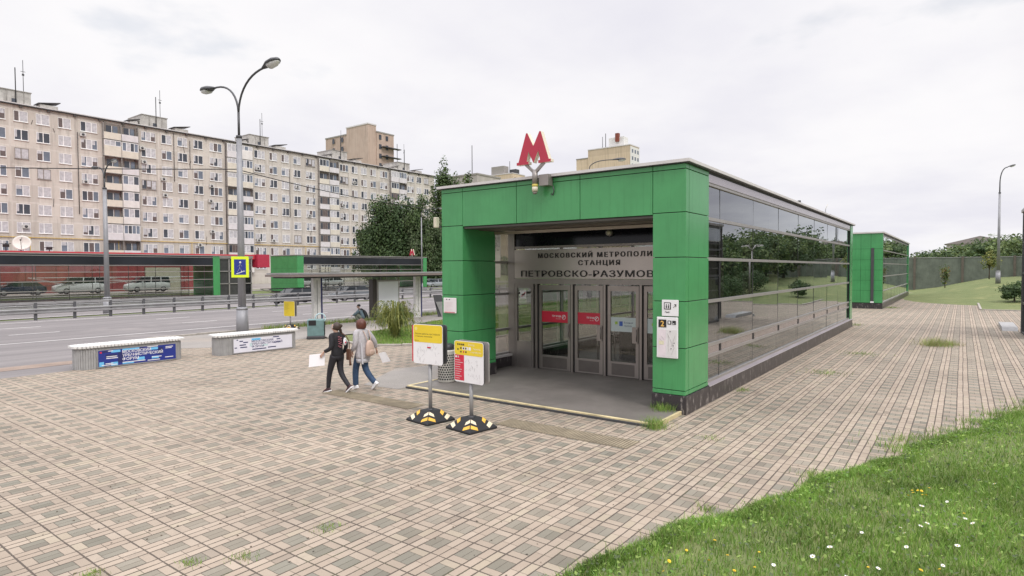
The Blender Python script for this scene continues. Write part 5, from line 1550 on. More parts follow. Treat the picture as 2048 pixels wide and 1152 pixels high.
# flowers in the lawn
WPET = mat('white petal', (.82, .81, .80), .5, var=0); YPET = mat('yellow petal', (.78, .55, .02), .5, var=0); YC = mat('yellow flower centre', (.6, .40, .03), .6, var=0)
def flower(kind):
    root = thing('daisy' if kind == 0 else 'dandelion', '', 'flower', (0,0,0))
    mb = MB(); mb.tube([(0,0,-.10), (.004,0,-.04), (0,0,0)], .002, GR[1], 5); mb.build('stem', root)
    mb = MB()
    if kind == 0:
        for k in range(9):
            a = 2*PI*k/9; u = Vector((math.cos(a), math.sin(a), .15)); v = Vector((-math.sin(a), math.cos(a), 0))
            mb.add([u*.006, u*.02+v*.007, u*.033+v*.003, u*.033-v*.003, u*.02-v*.007], [(0,1,2,3,4)], WPET)
        pb = mb.build('petals', root); mb = MB(); mb.ball((0,0,.004), .010, YC, 8, 6, (1,1,.6)); mb.build('centre', root)
    else:
        for r_, z, k0 in ((.026, 0, 12), (.018, .007, 9), (.010, .012, 7)):
            for k in range(k0):
                a = 2*PI*k/k0+r_*90; u = Vector((math.cos(a), math.sin(a), .25)); v = Vector((-math.sin(a), math.cos(a), 0)); o_ = Vector((0,0,z))
                mb.add([o_, o_+u*r_*.7+v*.005, o_+u*r_, o_+u*r_*.7-v*.005], [(0,1,2,3)], YPET)
        mb.build('petals', root)
    return root
spots_w = [(6.99,.42),(6.9,.0),(6.62,.38),(6.5,.24),(6.42,.10),(7.25,.3),(7.35,.25),(7.1,.46),(7.6,-.12),(7.72,-.2),(7.7,-.06),(6.2,.95),(5.95,1.05),(6.05,.55),(5.75,.75),(7.9,.32),(6.8,1.2),(8.5,-.2),(8.62,-.26),(5.6,1.3),(6.7,.75),(7.45,.6),(8.2,.1),(9.3,-.35)]
spots_y = [(8.3,.42),(8.42,.38),(8.55,.35),(8.37,.30),(8.2,.46),(8.5,.44),(8.65,.28),(8.28,.33),(5.3,1.55),(5.45,1.42),(5.6,1.7),(5.38,1.8),(5.15,1.25),(5.05,1.72),(5.75,1.46),(6.0,.62),(6.3,.12),(5.2,2.1),(4.95,2.05),(5.5,2.05),(6.2,.25),(7.9,-.05),(5.85,1.9),(5.3,1.05)]
for kind, spots in ((0, spots_w), (1, spots_y)):
    pr = None
    for i, (x, y) in enumerate(spots):
        d = float(border(np.array(x)))-y
        o = flower(kind) if pr is None else copy_tree(pr)
        if pr is None: pr = o
        o.location = (x, y, mound(x, max(0, d))+random.uniform(.085, .12)); o.rotation_euler = (random.uniform(-.6, .1), random.uniform(-.5, .3), random.uniform(0, 6)); sc = random.uniform(.45, .8); o.scale = (sc, sc, sc)
        o['label'] = 'small white daisy standing in the foreground grass' if kind == 0 else 'small yellow dandelion head in the foreground grass'
        o['group'] = 'white daisies in the lawn' if kind == 0 else 'yellow dandelions in the lawn'; o['category'] = 'flower'
# weeds on the paving
def tuft(label, c, r, h, n, dry=.2, sx=1.0):
    z0 = c[2] if len(c) > 2 else 0.0
    t = thing('weed', label, 'weed', (c[0], c[1], z0))
    a = rng.normal(0, r, (n, 2)); a[:, 0] *= sx
    p = np.stack([a[:, 0], a[:, 1], np.zeros(n)], 1)
    o = blades('foliage', p, h*.4, h, .007, GR, [.45*(1-dry), .25*(1-dry), dry, .3*(1-dry)], 1.2, None)
    o.parent = t
    return t
ps = np.concatenate([scatter(2600, 10.5, 17, .05, .0), scatter(900, 5, 10.5, .02, .0)]); ps[:, 1] += np.abs(rng.normal(0, .22, len(ps)))*(ps[:, 0] > 10.5)+np.abs(rng.normal(0, .07, len(ps))); ps[:, 2] = 0
ps = ps[(np.sin(ps[:, 0]*7)+np.sin(ps[:, 0]*17+ps[:, 1]*9)) > -.2]
blades('edge_weeds', ps, .03, .13, .009, GR, [.45, .25, .12, .18], 1.1)
tuft('bushy weed tuft at the front corner of the yellow step edge', (10.0, 4.3), .10, .22, 420)
tuft('spreading weed at the foot of the right green pillar', (11.14, 4.62, .06), .11, .17, 330, .1)
tuft('largest dry grass tuft alone in the middle of the right path', (26.4, .75), .28, .34, 700, .65, 1.0)
tuft('smaller dry tuft beside the largest one on the right path', (26.9, .35), .22, .2, 300, .6)
for i, (x, y, r, h, lab) in enumerate(((17.9,2.9,.25,.07,'flat weed patch in the path beside the pavilion plinth, nearer one'),(22.5,2.6,.3,.07,'flat weed patch in the path beside the plinth, farther one'),(6.9,2.35,.07,.09,'sprig between pavers just above the lawn border, lower one'),(8.9,1.6,.08,.10,'sprig between pavers near the lawn border, middle one'),(11.6,.75,.12,.14,'upright weed between pavers at the lawn corner, upper one'),(2.1,6.4,.06,.05,'sprig in the paving at the bottom left corner'),(3.1,5.6,.07,.05,'weed in a paving joint near the bottom edge'),(4.0,5.5,.07,.045,'weed in a paving joint left of the bottom middle'),(2.75,5.9,.05,.045,'smallest sprig near the bottom edge'),(33.6,4.1,.12,.16,'weed at the far corner of the near pavilion plinth'),(49.5,3.9,.25,.14,'weeds along the rear pavilion plinth'),(14.2,4.0,.10,.10,'weed against the near pavilion plinth'),(9.9,3.3,.1,.05,'mossy weed in the joint near the platform corner'))):
    tuft(lab, (x, y), r, h, 90 if r < .2 else 320, .2)
# fallen leaves and crumbs on the paving
V = []; 
pp = np.stack([rng.uniform(2, 22, 1500), rng.uniform(.6, 14, 1500)**1.0, np.full(1500, .006)], 1); pp = pp[pp[:, 1] > border(pp[:, 0])+.1]
o = leaf_mesh('fallen_leaves', leaves(pp, np.tile([0,0,1.0], (len(pp),1))*4, .03, .6), [mat('brown dead leaf', (.09,.06,.035), .8), mat('dark dead leaf', (.045,.035,.025), .8)], rng.integers(0, 2, len(pp)), None); o['kind'] = 'stuff'

# screen fence and kiosk at the right
def fence():
    t = thing('screen_fence', 'tall dark green screen fence closing the lawn at the far right', 'fence', (91, 0, 0))
    NET = mat('dark green net', (.145, .165, .135), .9, var=.25, scale=1.2, streak=.3)
    A, B = (93, 34), (90, -34)
    n = 14
    for i in range(n+1):
        q = i/n; x, y = A[0]+(B[0]-A[0])*q, A[1]+(B[1]-A[1])*q
        mb = MB(); mb.box((x-.12, y-.12, gz(x,y)-.3), (x+.02, y+.12, 4.15), mat('rusty fence post', (.13,.11,.09), .8, var=.2)); mb.build('post', t, world=True)
        if i < n:
            x2, y2 = A[0]+(B[0]-A[0])*(i+1)/n, A[1]+(B[1]-A[1])*(i+1)/n
            mb = MB(); mb.obox((x, y, gz(x,y)-.2), (x2-x, y2-y, 0), (.05,0,0), (0,0,4.2-gz(x,y)), NET); mb.bar((x,y,4.02), (x2,y2,4.02), .08, .08, GALV); mb.build('panel', t, world=True)
fence()
t = thing('lift_kiosk', 'dark framed glass lift kiosk cut off by the right picture edge', 'kiosk', (34, -2.1, 0))
K0, K1, L0, L1, KZ = 30.6, 33.75, -5.4, -2.03, 5.1
mb = MB()
for x in (K0, K1-.6, K1-.1):
    mb.box((x, L1-.1, 0), (x+.1, L1, KZ), DKGREY); mb.box((x, L0, 0), (x+.1, L0+.1, KZ), DKGREY)
for z in (0, 1.25, 2.5, 3.8, KZ-.12):
    mb.box((K0+.1, L1-.09, z), (K1-.1, L1-.01, z+.1), DKGREY); mb.box((K0+.01, L0+.1, z), (K0+.09, L1-.1, z+.1), DKGREY); mb.box((K1-.09, L0+.1, z), (K1-.01, L1-.1, z+.1), DKGREY)
mb.build('frame', t, world=True)
mb = MB(); mb.box((K0+.04, L0+.05, .05), (K1-.05, L1-.05, KZ-.1), TINT); mb.build('glazing', t, world=True)
mb = MB(); mb.box((K0-.05, L0-.05, KZ), (K1+.05, L1+.05, KZ+.12), STEELD); mb.build('roof', t, world=True)
mb = MB(); mb.box((K0+.8, L0+.4, 0), (K1-.8, L1-.4, 4.6), DKGREY); mb.build('lift_shaft', t, world=True)
mb = MB(); mb.prism([(0,0),(3.4,0),(3.4,.15),(.25,.15)], (34.3, -1.99, 0), (1,0,0), (0,0,1), (0,.55,0), GREYB); mb.build('landing', t, world=True)
t = thing('lamp_mast', 'short mast with four splayed lamp arms among the trees right of the lift kiosk', 'street lamp', (60, -7.5, gz(60,-7.5)))
mb = MB(); mb.tube([(0,0,0), (0,0,4.3)], [.10, .07], ALU, 8); mb.build('pole', t)
for a in (.3, 1.9, 3.4, 5.0):
    mb = MB(); mb.tube([(0,0,4.2), (.5*math.cos(a), .5*math.sin(a), 4.75), (1.1*math.cos(a), 1.1*math.sin(a), 4.7)], .05, ALU, 6); mb.box((1.0*math.cos(a)-.2, 1.0*math.sin(a)-.1, 4.62), (1.0*math.cos(a)+.2, 1.0*math.sin(a)+.1, 4.72), CAPW); mb.build('arm', t)
# ------------------------------------------------------------------ cars
TYRE = mat('tyre', (.018,.018,.018), .8, var=.1); RIM = mat('alloy rim', (.42,.42,.43), .35, .7, var=.05); CARG = mat('car glass', (.02,.025,.03), .05, var=0)
HL = mat('headlamp glass', (.70,.71,.72), .15, var=0); TL = mat('tail lamp', (.35,.015,.015), .25, var=0)
def car(name, label, cat, loc, rz, col, L=4.5, W=1.78, H=1.46, van=False):
    """nose towards +x"""
    t = thing(name, label, cat, loc, rz)
    paint = mat('car paint %.2f %.2f %.2f' % col, col, .22, .0, var=.04, spec=.6)
    h = H
    if van:
        top = [(-.5,.92),(-.49,h*.60),(-.47,h-.06),(-.40,h),(.10,h),(.20,h-.04),(.34,h*.62),(.47,h*.54),(.5,h*.40)]
        roof = [(-.49,h*.60),(-.465,h-.08),(-.40,h-.005),(.10,h-.005),(.19,h-.05),(.335,h*.62)]
    else:
        roof = [(-.44,h*.66),(-.30,h-.04),(-.20,h),(.06,h),(.14,h-.03),(.30,h*.63)]
    low = .20
    # lower body: stations along x with belt height and half width
    st = [(-.5,.45,h*.50,.80),(-.485,.28,h*.60,.92),(-.44,low,h*.66 if not van else h*.60,.97),(-.30,low,h*.645,1.0),(0,low,h*.635,1.0),(.25,low,h*.625,1.0),(.36,low,h*.595,.97),(.455,.22,h*.53,.92),(.49,.28,h*.46,.84),(.5,.36,h*.40,.76)]
    rings = []
    for x, zb, zt, w in st:
        hw = W/2*w
        X = x*L
        rings.append([(X,-hw*.92,zb),(X,hw*.92,zb),(X,hw,zb+.12),(X,hw,zb+(zt-zb)*.62),(X,hw*.95,zt-.02),(X,hw*.80,zt),(X,-hw*.80,zt),(X,-hw*.95,zt-.02),(X,-hw,zb+(zt-zb)*.62),(X,-hw,zb+.12)])
    mb = MB(); mb.loft(rings, paint, smooth=True); body = mb.build('body', t, bevel=.02)
    # greenhouse
    zb = h*.60
    gl = MB()
    base = [roof[0], roof[-1]]
    hwb, hwt = W/2*.93, W/2*.74
    def ring(x, z):
        q = (z-zb)/(h-zb); hw = hwb+(hwt-hwb)*max(0, min(1, q))
        return hw
    pts = [(x*L, z, ring(x, z)) for x, z in roof]
    vs = []
    for x, z, w in pts: vs += [(x, -w, z), (x, w, z), ]
    n = len(pts)
    fs = [(2*i, 2*i+2, 2*i+3, 2*i+1) for i in range(n-1)]
    vs += [(pts[0][0], -hwb, zb), (pts[0][0], hwb, zb), (pts[-1][0], -hwb, zb), (pts[-1][0], hwb, zb)]
    gl.add(vs, [f[::-1] for f in fs] , CARG)
    gl.add(vs, [tuple([2*i for i in range(n)]+[2*n+2, 2*n])[::-1], tuple([2*i+1 for i in range(n)]+[2*n+3, 2*n+1])], CARG)
    gl.build('window', t)
    # roof skin and pillars in paint
    rf = MB(); i0, i1 = (1, n-2)
    top_pts = [p for p in pts if p[1] > h-.09]
    for a, c in zip(top_pts[:-1], top_pts[1:]):
        rf.add([(a[0], -a[2]-.008, a[1]+.012), (a[0], a[2]+.008, a[1]+.012), (c[0], c[2]+.008, c[1]+.012), (c[0], -c[2]-.008, c[1]+.012)], [(0,3,2,1), (0,1,2,3)], paint)
    for s in (-1, 1):
        def pil(xa, xb, w=.07):
            rf.bar((xa, s*(hwb+.012), zb), (xb, s*(hwt+.012), h-.02), w, .03, paint)
        pil(roof[-1][0]*L, top_pts[-1][0]*L); pil(-.02*L, -.04*L, .09); pil(roof[0][0]*L, top_pts[0][0]*L, .10)
        rf.bar((top_pts[0][0]*L, s*(hwt+.012), h-.02), (top_pts[-1][0]*L, s*(hwt+.012), h-.02), .05, .05, paint)
        if van: pil(-.26*L, -.27*L, .08)
    rf.build('roof', t)
    for x in (-.31*L, .31*L):
        for s in (-1, 1):
            mb = MB(); mb.tube([(x, s*(W/2-.20), .32), (x, s*(W/2+.012), .32)], .325, TYRE, 20); w = mb.build('wheel', t)
            mb = MB(); mb.tube([(x, s*(W/2+.004), .32), (x, s*(W/2+.02), .32)], [.21, .19], RIM, 14); mb.build('rim', w)
    for s in (-1, 1):
        mb = MB(); mb.obox((L*.455, s*W*.27, h*.40), (L*.035,0,-.02), (0,s*W*.13,0), (0,0,.13), HL); mb.build('headlight', t)
        mb = MB(); mb.obox((-L*.502, s*W*.27, h*.44), (L*.02,0,0), (0,s*W*.13,0), (0,0,.16), TL); mb.build('taillight', t)
        mb = MB(); mb.box((L*.17, s*(W/2-.02), h*.62), (L*.20, s*(W/2+.16), h*.71), paint); mb.build('mirror', t)
        mb = MB(); mb.box((-.42*L, s*(W/2+.001)-.005*s, .17), (.44*L, s*(W/2-.03), .24), BLACK); mb.build('side_skirt', t)
    mb = MB(); mb.box((L*.485, -W*.25, .30), (L*.503, W*.25, .44), BLACK); mb.build('grille', t)
    mb = MB(); mb.box((-L*.505, -.26, h*.40), (-L*.5, .26, h*.40+.11), WHITE); mb.build('number_plate', t)
    return t
car('car', 'black sedan passing before the far green pavilion', 'car', (33.6, 50.2, gz(0,50.2)+.01), PI, (.012,.013,.016), 4.8)
car('car', 'dark silver hatchback following the black sedan, behind the bus shelter post', 'car', (40.2, 50.6, gz(0,50.6)+.01), PI, (.11,.12,.13), 4.5, 1.78, 1.5)
car('minivan', 'white minivan seen through the long glazed pavilion, left one', 'minivan', (26.0, 80.5, gz(0,80.5)+.1), PI, (.70,.72,.72), 4.9, 1.85, 1.85, True)
car('minivan', 'white minivan seen through the long glazed pavilion, right one', 'minivan', (33.0, 80.2, gz(0,80.2)+.1), PI, (.68,.71,.70), 4.8, 1.85, 1.82, True)
car('car', 'dark blue car seen through the glazed pavilion at the left', 'car', (20.4, 80.3, gz(0,80.3)+.1), PI, (.03,.045,.075), 4.6)
car('car', 'white car cut by the left picture edge behind the glazed pavilion', 'car', (15.6, 80.4, gz(0,80.4)+.1), PI, (.68,.70,.70), 4.5)
car('car', 'white car seen through the green fronted pavilion, nearest its front', 'car', (54.5, 80.4, gz(0,80.4)+.1), PI, (.70,.71,.70), 4.5)
car('car', 'white car seen through the green fronted pavilion, deeper along', 'car', (60.0, 80.6, gz(0,80.6)+.1), PI, (.66,.68,.68), 4.4)
car('car', 'grey car parked beyond the end of the green fronted pavilion', 'car', (77.5, 74.5, gz(0,74.5)+.05), PI, (.30,.32,.35), 4.4)

# ------------------------------------------------------------------ people
SKIN = mat('skin', (.52, .33, .25), .5, var=.06, scale=8.0)
def skin_body(t, J, E, rad, root):
    """one continuous skinned surface: J joints, E bones, rad radii"""
    names = list(J)
    me = bpy.data.meshes.new('body')
    ed = [(names.index(a), names.index(b)) for a, b in E]
    me.from_pydata([J[k] for k in names], ed, [])
    me.materials.append(SKIN)
    o = bpy.data.objects.new('body', me); COL.objects.link(o); o.parent = t
    m = o.modifiers.new('skin', 'SKIN'); m.use_smooth_shade = True
    sv = me.skin_vertices[0].data if me.skin_vertices else None
    if sv is None:
        bpy.context.view_layer.update(); sv = me.skin_vertices[0].data
    for i, k in enumerate(names):
        r = rad[k]; sv[i].radius = (r, r) if not isinstance(r, tuple) else r
        sv[i].use_root = (k == root)
    s = o.modifiers.new('subsurf', 'SUBSURF'); s.levels = 2; s.render_levels = 2
    return o
def oval(c, rx, ry, n=16, rot=0.0, tilt=(0,0)):
    c = Vector(c); out = []
    for k in range(n):
        a = 2*PI*k/n; x, y = rx*math.cos(a), ry*math.sin(a)
        X, Y = x*math.cos(rot)-y*math.sin(rot), x*math.sin(rot)+y*math.cos(rot)
        out.append(c+Vector((X, Y, tilt[0]*X+tilt[1]*Y)))
    return out
def limb(mb, pts, rs, m, n=10):
    """smooth tapered limb through the points"""
    P = [Vector(p) for p in pts]; Q, RR = [], []
    for i in range(len(P)-1):
        a = P[max(0, i-1)]; b_, c = P[i], P[i+1]; d = P[min(len(P)-1, i+2)]
        for k in range(5):
            q = k/5
            Q.append(.5*((2*b_)+(c-a)*q+(2*a-5*b_+4*c-d)*q*q+(3*b_-a-3*c+d)*q**3)); RR.append(rs[i]+(rs[i+1]-rs[i])*q)
    Q.append(P[-1]); RR.append(rs[-1])
    mb.tube(Q, RR, m, n)
def hand(J, E, rad, w, side, d, palm_n, s):
    """palm, four unequal fingers and a thumb hung on wrist joint w"""
    d = Vector(d).normalized(); nrm = Vector(palm_n).normalized(); x = d.cross(nrm).normalized()*side
    W = Vector(J[w])
    pk = 'palm'+w; J[pk] = tuple(W+d*.055); E.append((w, pk)); rad[pk] = (.030, .018)
    for i, (o, L) in enumerate(((-.024,.062),(-.008,.070),(.008,.066),(.023,.052))):
        a, b_, c = W+d*.085+x*o, W+d*(.085+L*.5)+x*o*1.1+nrm*.008, W+d*(.085+L*.85)+x*o*1.1+nrm*.030
        for j, p in enumerate((a, b_, c)):
            k = 'f%d%d%s' % (i, j, w); J[k] = tuple(p); rad[k] = (.0085, .0075, .006)[j]
        E += [(pk, 'f%d0%s' % (i, w)), ('f%d0%s' % (i, w), 'f%d1%s' % (i, w)), ('f%d1%s' % (i, w), 'f%d2%s' % (i, w))]
    for j, p in enumerate((W+d*.035-x*.034+nrm*.006, W+d*.07-x*.046+nrm*.018)):
        k = 't%d%s' % (j, w); J[k] = tuple(p); rad[k] = (.010, .0075)[j]
    E += [(w, 't0'+w), ('t0'+w, 't1'+w)]
def head_parts(t, hc, yaw, s, hair):
    """face details; forward is +y turned by yaw"""
    f = Vector((-math.sin(yaw), math.cos(yaw), 0)); r = Vector((f.y, -f.x, 0)); u = Vector((0,0,1)); c = Vector(hc)
    mb = MB()
    for q in (-1, 1):
        mb.ball(c+f*.088*s+r*.032*q*s+u*.012*s, .013*s, mat('eye white', (.7,.69,.67), .3, var=0), 8, 6); mb.ball(c+f*.098*s+r*.032*q*s+u*.012*s, .0065*s, INK, 8, 6)
        mb.bar(c+f*.094*s+r*.018*q*s+u*.034*s, c+f*.090*s+r*.05*q*s+u*.036*s, .008, .006, hair)
    mb.bar(c+f*.090*s-r*.022*s-u*.052*s, c+f*.090*s+r*.022*s-u*.052*s, .010, .009, mat('lip', (.42,.16,.14), .5, var=0))
    mb.build('face', t)
    return f, r, u, c
def skeleton(P, s, yaw=0.0):
    """P: named key points -> joints, bones, radii of a whole body"""
    J, E, rad = {}, [], {}
    def j(k, p, r): J[k] = tuple(p); rad[k] = r
    j('pelvis', P['pelvis'], (.095*s, .08*s)); j('waist', P['waist'], (.085*s, .07*s)); j('chest', P['chest'], (.095*s, .07*s)); j('neck0', P['neck'], .05*s)
    hc = Vector(P['head']); f = Vector((-math.sin(yaw), math.cos(yaw), 0))
    j('jaw', hc-Vector((0,0,.075*s))+f*.012, .058*s); j('skull', hc+Vector((0,0,.03*s)), .092*s); j('crown', hc+Vector((0,0,.085*s)), .070*s)
    j('nose', hc+f*.112*s-Vector((0,0,.012*s)), .011*s)
    r = Vector((f.y, -f.x, 0))
    j('earL', hc-r*.092*s-Vector((0,0,.01)), .014*s); j('earR', hc+r*.092*s-Vector((0,0,.01)), .014*s)
    E += [('pelvis','waist'),('waist','chest'),('chest','neck0'),('neck0','jaw'),('jaw','skull'),('skull','crown'),('skull','nose'),('skull','earL'),('skull','earR')]
    for q in 'LR':
        j('sh'+q, P['sh'+q], .040*s); j('el'+q, P['el'+q], .028*s); j('wr'+q, P['wr'+q], .022*s); E += [('chest','sh'+q),('sh'+q,'el'+q),('el'+q,'wr'+q)]
        j('hip'+q, P['hip'+q], .065*s); j('kn'+q, P['kn'+q], .034*s); j('an'+q, P['an'+q], .026*s); j('toe'+q, P['toe'+q], .022*s); E += [('pelvis','hip'+q),('hip'+q,'kn'+q),('kn'+q,'an'+q),('an'+q,'toe'+q)]
    return J, E, rad
def shoe(t, an, toe, up, m, sole):
    an, toe = Vector(an), Vector(toe); d = (toe-an); d.z = d.z; d.normalize()
    upv = Vector(up).normalized(); x = d.cross(upv).normalized(); upv = x.cross(d).normalized()
    heel = an - upv*.055
    mb = MB(); R_ = []
    for a, w, h in ((-.065,.020,.03),(-.05,.034,.075),(0,.038,.105),(.06,.040,.075),(.12,.044,.05),(.165,.040,.035),(.19,.02,.015)):
        c = heel+d*a
        R_.append([c+x*w*math.cos(q)+upv*(h*max(0, math.sin(q))+.004) for q in np.linspace(0, 2*PI, 12, endpoint=False)])
    mb.loft(R_, m); o = mb.build('shoe', t)
    mb = MB(); S_ = []
    for a, w in ((-.07,.022),(-.05,.037),(.06,.043),(.12,.047),(.17,.041),(.195,.02)):
        c = heel+d*a
        S_.append([c+x*w-upv*.018, c+x*w+upv*.008, c-x*w+upv*.008, c-x*w-upv*.018])
    mb.loft(S_, sole, smooth=False); mb.build('sole', o)

BLK = mat('black cloth', (.013,.012,.015), .8, var=.3, scale=12, bump=.4, bscale=30); LEG = mat('dark leggings', (.018,.017,.022), .7, var=.2, scale=10)
KNIT = mat('grey knit cardigan', (.46,.435,.45), .9, var=.14, scale=20, bump=.5, bscale=120); JEAN = mat('blue denim', (.032,.066,.13), .8, var=.25, scale=10, bump=.3, bscale=120)
HAIRB = mat('dark brown hair', (.045,.026,.018), .55, var=.3, scale=30); HAIRA = mat('auburn hair', (.10,.028,.016), .5, var=.35, scale=30)
BPK = mat('dusty pink backpack', (.50,.36,.29), .7, var=.08, scale=10); JACK = mat('slate blue jacket', (.12,.17,.20), .8, var=.2, scale=10); TRS = mat('grey green trousers', (.17,.19,.15), .8, var=.2, scale=8)

def woman_black():
    t = thing('person', 'woman in black walking away with her head turned left', 'person', (8.72, 11.47, 0), R(6))
    P = dict(pelvis=(0,.0,.86), waist=(0,.01,1.02), chest=(0,.02,1.22), neck=(0,.02,1.375), head=(0,.035,1.495),
             shL=(-.165,.02,1.315), elL=(-.225,-.04,1.06), wrL=(-.30,.13,.95), shR=(.165,.02,1.315), elR=(.215,-.06,1.06), wrR=(.205,.03,.85),
             hipL=(-.085,.0,.83), knL=(-.09,.15,.48), anL=(-.09,.21,.085), toeL=(-.09,.34,.045), hipR=(.085,0,.83), knR=(.085,-.02,.46), anR=(.085,-.28,.15), toeR=(.085,-.17,.045))
    yaw = R(62)
    J, E, rad = skeleton(P, .95, yaw)
    hand(J, E, rad, 'wrL', -1, (-.35,.35,-.9), (1,.2,0), 1); hand(J, E, rad, 'wrR', 1, (0,.1,-1), (-1,0,0), 1)
    skin_body(t, J, E, rad, 'pelvis')
    f, r, u, c = head_parts(t, P['head'], yaw, .95, HAIRB)
    mb = MB()
    mb.loft([oval((0,-.0,.80),.165,.115), oval((0,.0,.90),.168,.118), oval((0,.005,1.02),.140,.098), oval((0,.01,1.15),.162,.108), oval((0,.015,1.27),.185,.105), oval((0,.018,1.345),.145,.080), oval((0,.02,1.395),.062,.060)], BLK)
    limb(mb, [(-.09,.02,1.315), (-.155,.015,1.30), P['elL'], (-.285,.10,.965)], [.055,.066,.052,.042], BLK); limb(mb, [(.09,.02,1.315), (.155,.015,1.30), P['elR'], (.207,.01,.89)], [.055,.066,.052,.042], BLK)
    mb.build('top', t, subsurf=1)
    mb = MB(); f0 = Face((-.08, -.088, 0), (1,0,0), (0,-1,0))
    PKP = mat('faded pink print', (.40,.14,.17), .8, var=.2)
    for k, (a, w) in enumerate(((0,.05),(.055,.05),(.0,.06),(.07,.04),(.01,.04),(.06,.06),(.02,.05),(.075,.03),(.0,.03),(.04,.05))):
        f0.plate(mb, a+.01, 1.28-.026*k, a+.01+w, 1.295-.026*k, .012+.005*math.sin(k), PKP, .012)
    mb.build('back_print', t)
    mb = MB(); 
    for q in 'LR':
        limb(mb, [Vector(P['hip'+q])+Vector((0,0,.05)), P['kn'+q], P['an'+q]], [.105,.066,.046], LEG, 12)
    mb.loft([oval((0,-.0,.74),.13,.105), oval((0,-.0,.82),.165,.118), oval((0,0,.92),.155,.108)], LEG)
    mb.build('leggings', t, subsurf=1)
    RDS = mat('dark trainer', (.05,.02,.025), .6, var=.2)
    shoe(t, P['anL'], P['toeL'], (0,.15,1), RDS, WHITE); shoe(t, (.085,-.28,.15), (.085,-.14,.03), (0,.75,.7), RDS, WHITE)
    mb = MB(); Rg = []
    for k in range(7):
        q = k/6; z = -.075+.20*q; w = (.070,.098,.108,.108,.098,.070,.02)[k]
        Rg.append([c+u*(z-.0)+Vector((math.cos(a)*w, math.sin(a)*w, 0))-f*.022 for a in np.linspace(0, 2*PI, 14, endpoint=False)])
    mb.loft(Rg, HAIRB); mb.ball(c-f*.115+u*.03, .042, HAIRB, 10, 8)
    limb(mb, [c-f*.10-u*.05, c-f*.10-u*.12+Vector((.02,0,0)), c-f*.09-u*.20+Vector((.05,-.02,0))], [.04,.032,.012], HAIRB, 8)
    mb.build('hair', t, subsurf=1)
    return t
woman_black()
t = thing('paper_sheet', 'large white sheet held low by the woman in black', 'paper', (8.30, 11.66, .80), R(-32))
mb = MB(); mb.obox((-.17, 0, -.17), (.34,0,.02), (0,.006,0), (.02,.03,.27), PAPER); mb.build('sheet', t)
t = thing('shoulder_bag', 'small brown bag hanging at the right hip of the woman in black', 'bag', (8.93, 11.33, .95), R(6))
mb = MB(); TANB = mat('tan brown leather', (.12,.055,.033), .6, var=.25, scale=15); mb.box((-.03,-.06,-.22), (.03,.06,.04), TANB); mb.build('body', t, bevel=.02)
mb = MB(); limb(mb, [(.0,-.02,.05), (-.06,-.075,.22), (-.14,-.06,.36), (-.20,-.0,.42)], [.010]*4, TANB, 6); mb.build('strap', t)
mb = MB(); mb.tube([(0,-.04,-.2), (.01,-.045,-.34)], [.02,.03], TANB, 8); mb.build('tassel', t)
t = thing('white_bundle', 'rounded white bundle over the right shoulder blade of the woman in black', 'bundle', (8.82, 11.34, 1.17), R(6))
mb = MB(); mb.ball((.02,0,0), .08, PAPER, 14, 10, (.6,.4,1.15)); mb.build('wrap', t, subsurf=1); mb = MB(); mb.ball((.01,-.032,-.02), .022, RED, 8, 6, (1,.3,1)); mb.build('print', t)

